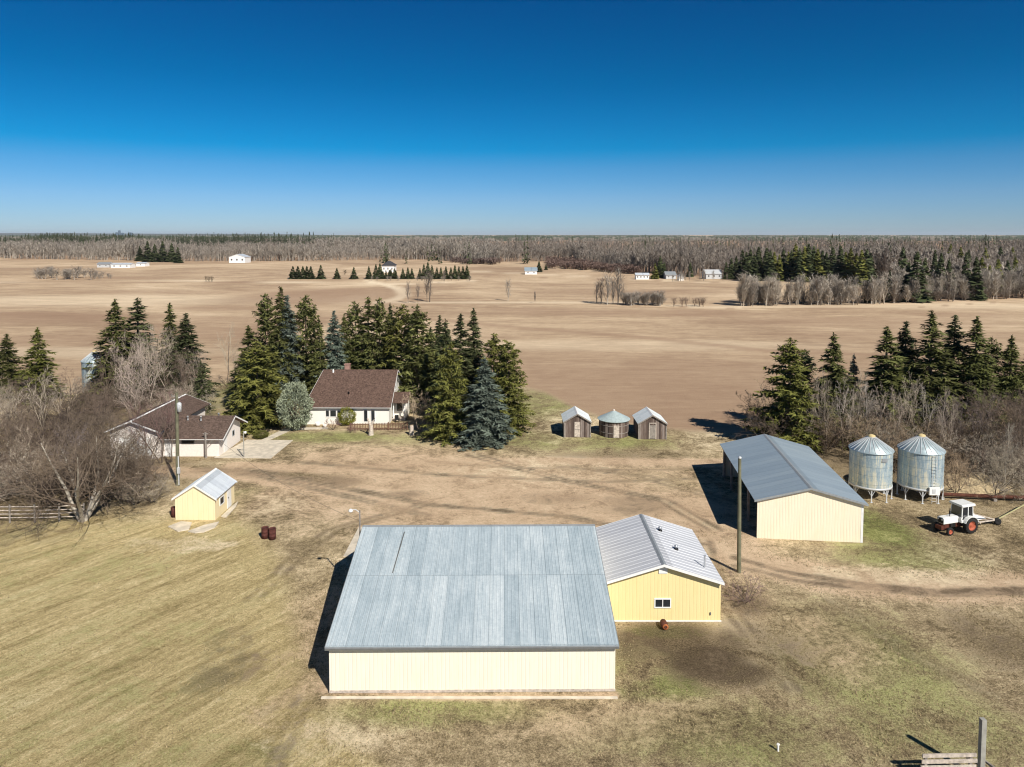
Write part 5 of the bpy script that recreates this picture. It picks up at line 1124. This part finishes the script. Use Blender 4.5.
def clump(u, Y, thr, s=1 / 60.0):
    v = np.sin(u * Y * s + 2.1 * np.sin(Y * s * 0.7)) + np.sin(Y * s * 0.9 + 1.7 * np.sin(u * Y * s * 0.6)); return v > thr
f1 = lambda x_: np.interp(x_, [-400, 0, 90, 175, 300, 420, 480, 560], [258.5, 258.5, 260, 261.5, 261, 259.5, 263, 262])
ux, yy = sample(6800, -420, 500, f1, 420, 1.5)
wood('far_wood', ux, yy, rng.uniform(0.95, 1.55, len(yy)), LODB, FTW, 'grey bare wood stretching across the distance beyond the left fields', 'wood')
ux, yy = sample(6500, 470, 1250, lambda x_: np.interp(x_, [470, 500, 560, 580, 620, 700, 885, 1250], [262, 262, 261, 263, 271, 276.5, 279, 280]), 620, 1.5)
wood('far_wood', ux, yy, rng.uniform(0.8, 1.35, len(yy)), LODB, (0.170, 0.146, 0.121, 1), 'grey brown bare wood behind the far houses on the right', 'wood')
ux, yy = sample(1500, 892, 1300, lambda x_: np.interp(x_, [890, 1024, 1300], [296, 291, 288]), 420, 1.1)
wood('far_wood', ux, yy, rng.uniform(0.7, 1.1, len(yy)), LODB, TWL, 'pale bare wood filling the ground behind the right tree belt', 'wood')
ux, yy = sample(520, 548, 640, lambda x_: np.interp(x_, [545, 575, 640], [268.5, 269.5, 275]), 130)
wood('far_scrub', ux, yy, rng.uniform(0.7, 1.3, len(yy)), LODR, (0.135, 0.092, 0.074, 1), 'low reddish brown scrub left of the far houses', 'scrub')
ux, yy = sample(140, 452, 500, lambda x_: np.interp(x_, [452, 500], [263.5, 265]), 60)
wood('far_scrub', ux, yy, rng.uniform(0.8, 1.4, len(yy)), LODR, (0.125, 0.09, 0.075, 1), 'low brown scrub at the end of the pale field before the wood', 'scrub')
yy = rng.uniform(1000, 2600, 9000); ux = rng.uniform(-1.3, 1.3, 9000)
wood('far_wood', ux, yy, rng.uniform(0.9, 1.45, len(yy)), LODB2, (0.155, 0.135, 0.112, 1), 'brownish bare forest far behind the nearer woods', 'forest')
yy = rng.uniform(1050, 2000, 5200); ux = -1.2 + (U(400) + 1.2) * rng.random(5200); kk = (ux < U(240)) | (rng.random(5200) < np.clip((U(400) - ux) / (U(400) - U(240)), 0, 1) ** 1.5) & clump(ux, yy, -0.2); ux = ux[kk]; yy = yy[kk]
wood('far_conifers', ux, yy, rng.uniform(1.1, 1.65, len(yy)), LODC, (0.036, 0.044, 0.022, 1), 'dark conifer forest band along the horizon on the left', 'forest')
yy = rng.uniform(600, 2600, 5000); ux = rng.uniform(-1.2, 1.3, 5000); m = clump(ux, yy, 0.95); m = m | ((ux > 0.15) & clump(ux + 3, yy, 0.05))
wood('far_conifers', ux[m], yy[m], rng.uniform(0.85, 1.4, m.sum()), LODC, FGR, 'scattered dark conifers among the far bare woods', 'forest')
# the plain beyond: forest blocks to the horizon, ragged tops
def blocks(name, n, y0, y1, col, label, hmin, hmax, seed):
    r = np.random.default_rng(seed); T = []; S = []
    for k in range(n):
        Yc = y0 * (y1 / y0) ** r.random(); Xc = r.uniform(-1.3, 1.3) * Yc; wdt = r.uniform(60, 260) * (Yc / 4000 + 0.6); dep = wdt * r.uniform(0.2, 0.5)
        m_ = int(14 + wdt / 22); xs = np.sort(r.uniform(-wdt / 2, wdt / 2, m_)); hs = r.uniform(hmin, hmax, m_); yo = r.uniform(-dep / 2, dep / 2, m_); ww = r.uniform(9, 20, m_) * (0.6 + Yc / 8000)
        for a in range(m_):
            c = np.array([Xc + xs[a], Yc + yo[a], 0])
            q = [c + (-ww[a] / 2, 0, 0), c + (ww[a] / 2, 0, 0), c + (0, ww[a] * 0.6, 0), c + (-ww[a] * 0.3, 2, hs[a] * 0.85), c + (ww[a] * 0.3, 2, hs[a] * 0.8), c + (0, 4, hs[a])]
            for f in ((0, 1, 4), (0, 4, 3), (3, 4, 5), (1, 2, 4), (2, 5, 4), (2, 0, 3), (2, 3, 5)): T.append([q[i] for i in f])
            S += [0.5 + 0.7 * r.random()] * 7
    o = link(name, tri_mesh(name, T, S, M['needles'])); o.color = col; return tag(o, label, 'forest', None, 'stuff')
blocks('horizon_forest', 420, 2500, 9000, (0.13, 0.115, 0.095, 1), 'grey brown forest patches on the plain towards the horizon', 8, 15, 1)
blocks('horizon_forest', 420, 2600, 12000, (0.045, 0.055, 0.035, 1), 'dark evergreen forest patches reaching the horizon', 11, 18, 2)
# ------------------------------------------------------------------ far buildings
def far_house(x0, x1, yb, he, hr, wallm, roofm, label, cat, ridge='x', dep=8, wins=2, name='far_house', hip=False):
    q0 = G(x0, yb); q1 = G(x1, yb); w2 = abs(q1.x - q0.x); e_ = empty(name, ((q0.x + q1.x) / 2, q0.y, 0), 0, label, cat)
    if hip:
        MB().box(-w2/2, w2/2, 0, dep, 0, he).build('wall', wallm, e_)
        a = w2/2 + 0.6; MB().add([(-a, -0.6, he-0.1), (a, -0.6, he-0.1), (a, dep+0.6, he-0.1), (-a, dep+0.6, he-0.1), (-w2*0.12, dep/2, hr), (w2*0.12, dep/2, hr)], [(0,1,5,4),(1,2,5),(2,3,4,5),(3,0,4),(3,2,1,0)]).build('roof', roofm, e_)
    elif ridge == 'x': gable_x(e_, -w2/2, w2/2, 0, dep, he, dep/2, hr, wallm, roofm, 0.4, 0.3)
    else: gable_y(e_, -w2/2, w2/2, 0, dep, he, 0, hr, wallm, roofm, 0.4, 0.3)
    for k in range(wins): window(e_, -w2/2 + w2 * (k + 0.5) / wins, he * 0.42, min(1.2, w2 * 0.09), he * 0.28, 0.0, 1)
    return e_
far_house(229, 245, 263, 5.2, 7.6, M['white'], M['whiteroof'], 'large white barn with a shallow gable at the edge of the far left wood', 'barn', 'y', 14, 3, 'far_barn')
far_house(111, 130, 268, 2.6, 3.6, M['white'], M['whiteroof'], 'long low white shed in the far left field', 'shed', 'x', 8, 3, 'far_shed')
far_house(97, 109, 267.5, 2.6, 3.8, M['lightgrey'], M['greytrim'], 'small grey and white shed left of the long low white one', 'shed', 'x', 7, 2, 'far_shed')
far_house(136, 145, 266.5, 2.4, 3.2, M['white'], M['whiteroof'], 'short white shed right of the long low white one', 'shed', 'x', 7, 1, 'far_shed')
far_house(382, 394, 272.5, 4.6, 7.4, M['white'], plain('charcoal_shingle', (0.05, 0.05, 0.055), 0.9), 'far house with dark hip roof standing among small conifers', 'house', 'x', 10, 3, 'far_house', True)
far_house(525, 537, 274.5, 2.4, 4.2, M['white'], M['shedroof'], 'small white far house with grey roof left of a dark conifer', 'house', 'x', 8, 2)
far_house(636, 649, 279.5, 2.6, 3.5, M['white'], M['whiteroof'], 'white mobile home in front of the right far wood', 'house', 'x', 4, 4)
far_house(666, 676, 279, 2.4, 4.0, M['lightgrey'], M['greytrim'], 'pale grey far house right of the white mobile home', 'house', 'x', 7, 2)
far_house(679, 684, 280.5, 2.2, 3.2, M['white'], M['whiteroof'], 'tiny white shed beside the pale grey far house', 'shed', 'y', 4, 1, 'far_shed')
far_house(706, 722, 279, 3.0, 5.0, M['lightgrey'], M['lightgrey'], 'wide grey far house with pale roof near the dark conifers', 'house', 'x', 9, 3)
far_house(1016, 1023, 277.5, 2.4, 3.4, M['white'], M['whiteroof'], 'small white building in the trees at the right picture edge', 'shed', 'x', 6, 1, 'far_shed')
for k in range(16): fp(random.uniform(660, 728), 281 + random.uniform(-1, 1), random.uniform(266, 273), 'bare_tree', FT, 12, FTW, 'thin bare tree in front of the grey far houses', 'bare tree', 'bare trees before the far houses', 0.9)
for k in range(5): fp(random.uniform(378, 398), 278.5, random.uniform(268, 272), 'conifer', FC, 14, FGR, 'small dark conifer hiding the walls of the hip roofed house', 'conifer', 'conifers before the hip roofed house', 2.2)
# city towers on the horizon
for k, (x_, w2, h_, lb) in enumerate(((117, 40, 62, 'short pale blue tower at the left of the distant skyline'), (119.6, 34, 100, 'tallest thin tower of the distant skyline'), (122.5, 46, 54, 'squat tower in the middle of the distant skyline'), (130, 60, 60, 'wide low tower at the right of the distant skyline'))):
    e_ = empty('distant_tower', (U(x_) * 14000, 14000, 0), 0, lb, 'tower'); MB().box(-w2/2, w2/2, 0, w2, 0, h_).box(-w2/4, w2/4, w2*0.2, w2*0.7, h_, h_*1.06).build('block', plain('tower_glass', (0.06, 0.10, 0.15), 0.3), e_)
# ------------------------------------------------------------------ dry grass tufts over the rough ground
def tufts():
    n = 90000; Yy = 27 + 48 * rng.random(n) ** 1.2; Xx = rng.uniform(-0.78, 0.78, n) * (Yy * 1.02 + 3)
    k = np.ones(n, bool)
    for (x0, x1, y0, y1) in ((-10.7, 6.1, 37.2, 53.5), (6, 14, 44.8, 54), (-30, -25.5, 61.0, 66.6), (19.5, 31.5, 56.5, 74), (-13.9, -12.7, 54.5, 60.4)): k &= ~((Xx > x0) & (Xx < x1) & (Yy > y0) & (Yy < y1))
    qx, qy = px_of(Xx, Yy); lawnm = (qx < np.interp(qy, [500, 767], [260, 330])); k &= ~(lawnm & (rng.random(n) < 0.75))
    yardm = (qy < 530) & (qx > 240) & (qx < 720); k &= ~(yardm & (rng.random(n) < 0.9)); k &= ~(((qx - 695) / 62) ** 2 + ((qy - 650) / 36) ** 2 < 1)
    rd = np.interp(qx, [700, 760, 850, 940, 1060], [543, 567, 583, 588, 587]); k &= ~((qx > 700) & (np.abs(qy - rd) < 8))
    Xx, Yy = Xx[k], Yy[k]; n = len(Xx); T = []; 
    dens = 0.5 + 0.5 * np.sin(Xx * 0.7 + np.sin(Yy * 0.5) * 2) * np.sin(Yy * 0.6 + Xx * 0.2)
    for b in range(3):
        a = rng.random(n) * 6.283; L = (0.03 + 0.07 * rng.random(n)) * (0.4 + dens); w = 0.012 + 0.02 * rng.random(n)
        ox = Xx + rng.normal(size=n) * 0.06; oy = Yy + rng.normal(size=n) * 0.06; zz = np.full(n, -0.01)
        p0 = np.stack([ox - np.sin(a) * w, oy + np.cos(a) * w, zz], 1); p1 = np.stack([ox + np.sin(a) * w, oy - np.cos(a) * w, zz], 1)
        p2 = np.stack([ox + np.cos(a) * L * 0.8, oy + np.sin(a) * L * 0.8, L], 1); T.append(np.stack([p0, p1, p2], 1))
    T = np.concatenate(T); o = link('dry_grass', tri_mesh('dry_grass', T, 0.15 + 1.1 * rng.random(len(T)) ** 1.5, M['twigs'])); o.color = (0.26, 0.205, 0.115, 1)
    tag(o, 'short dry tan grass tufts scattered over the rough ground round the barns', 'grass', None, 'stuff')
tufts()

# ------------------------------------------------------------------ low rise on the horizon, then the air itself
mb = MB(); xs = np.linspace(-26000, -4500, 60); top = []
for i, x_ in enumerate(xs):
    t = i / 59; top.append((x_, 14500 + 1500 * t, 25 + 62 * (1 - t) ** 0.6 * (0.9 + 0.12 * math.sin(i * 0.6) + 0.06 * math.sin(i * 1.7)) * (t < 0.999)))
vs = []; fs = []
for i, (x_, y_, z_) in enumerate(top): vs += [(x_, y_ - 2500, -1), (x_, y_, max(z_ - 2 * (i == 59) * 30, 0)), (x_, y_ + 3000, -1)]
for i in range(59): a = i * 3; fs += [(a, a+3, a+4, a+1), (a+1, a+4, a+5, a+2)]
o = mb.add(vs, fs, True).build('hills', plain('far_hills', (0.09, 0.09, 0.07), 0.95, 0, 0.4, 0.002)); o['kind'] = 'structure'
mz, nz_, bz = nt('air'); nz_.nodes.remove(bz); pv = N(nz_, 'VolumePrincipled'); pv.inputs['Density'].default_value = 2.6e-5; pv.inputs['Color'].default_value = (0.80, 0.90, 1.0, 1); pv.inputs['Anisotropy'].default_value = 0.0
nz_.links.new(pv.outputs[0], nz_.nodes['Material Output'].inputs['Volume'])
o = MB().box(-60000, 60000, -900, 41500, -3, 135).build('haze', mz); o['kind'] = 'stuff'; o['label'] = 'thin pale blue air haze over the whole plain'
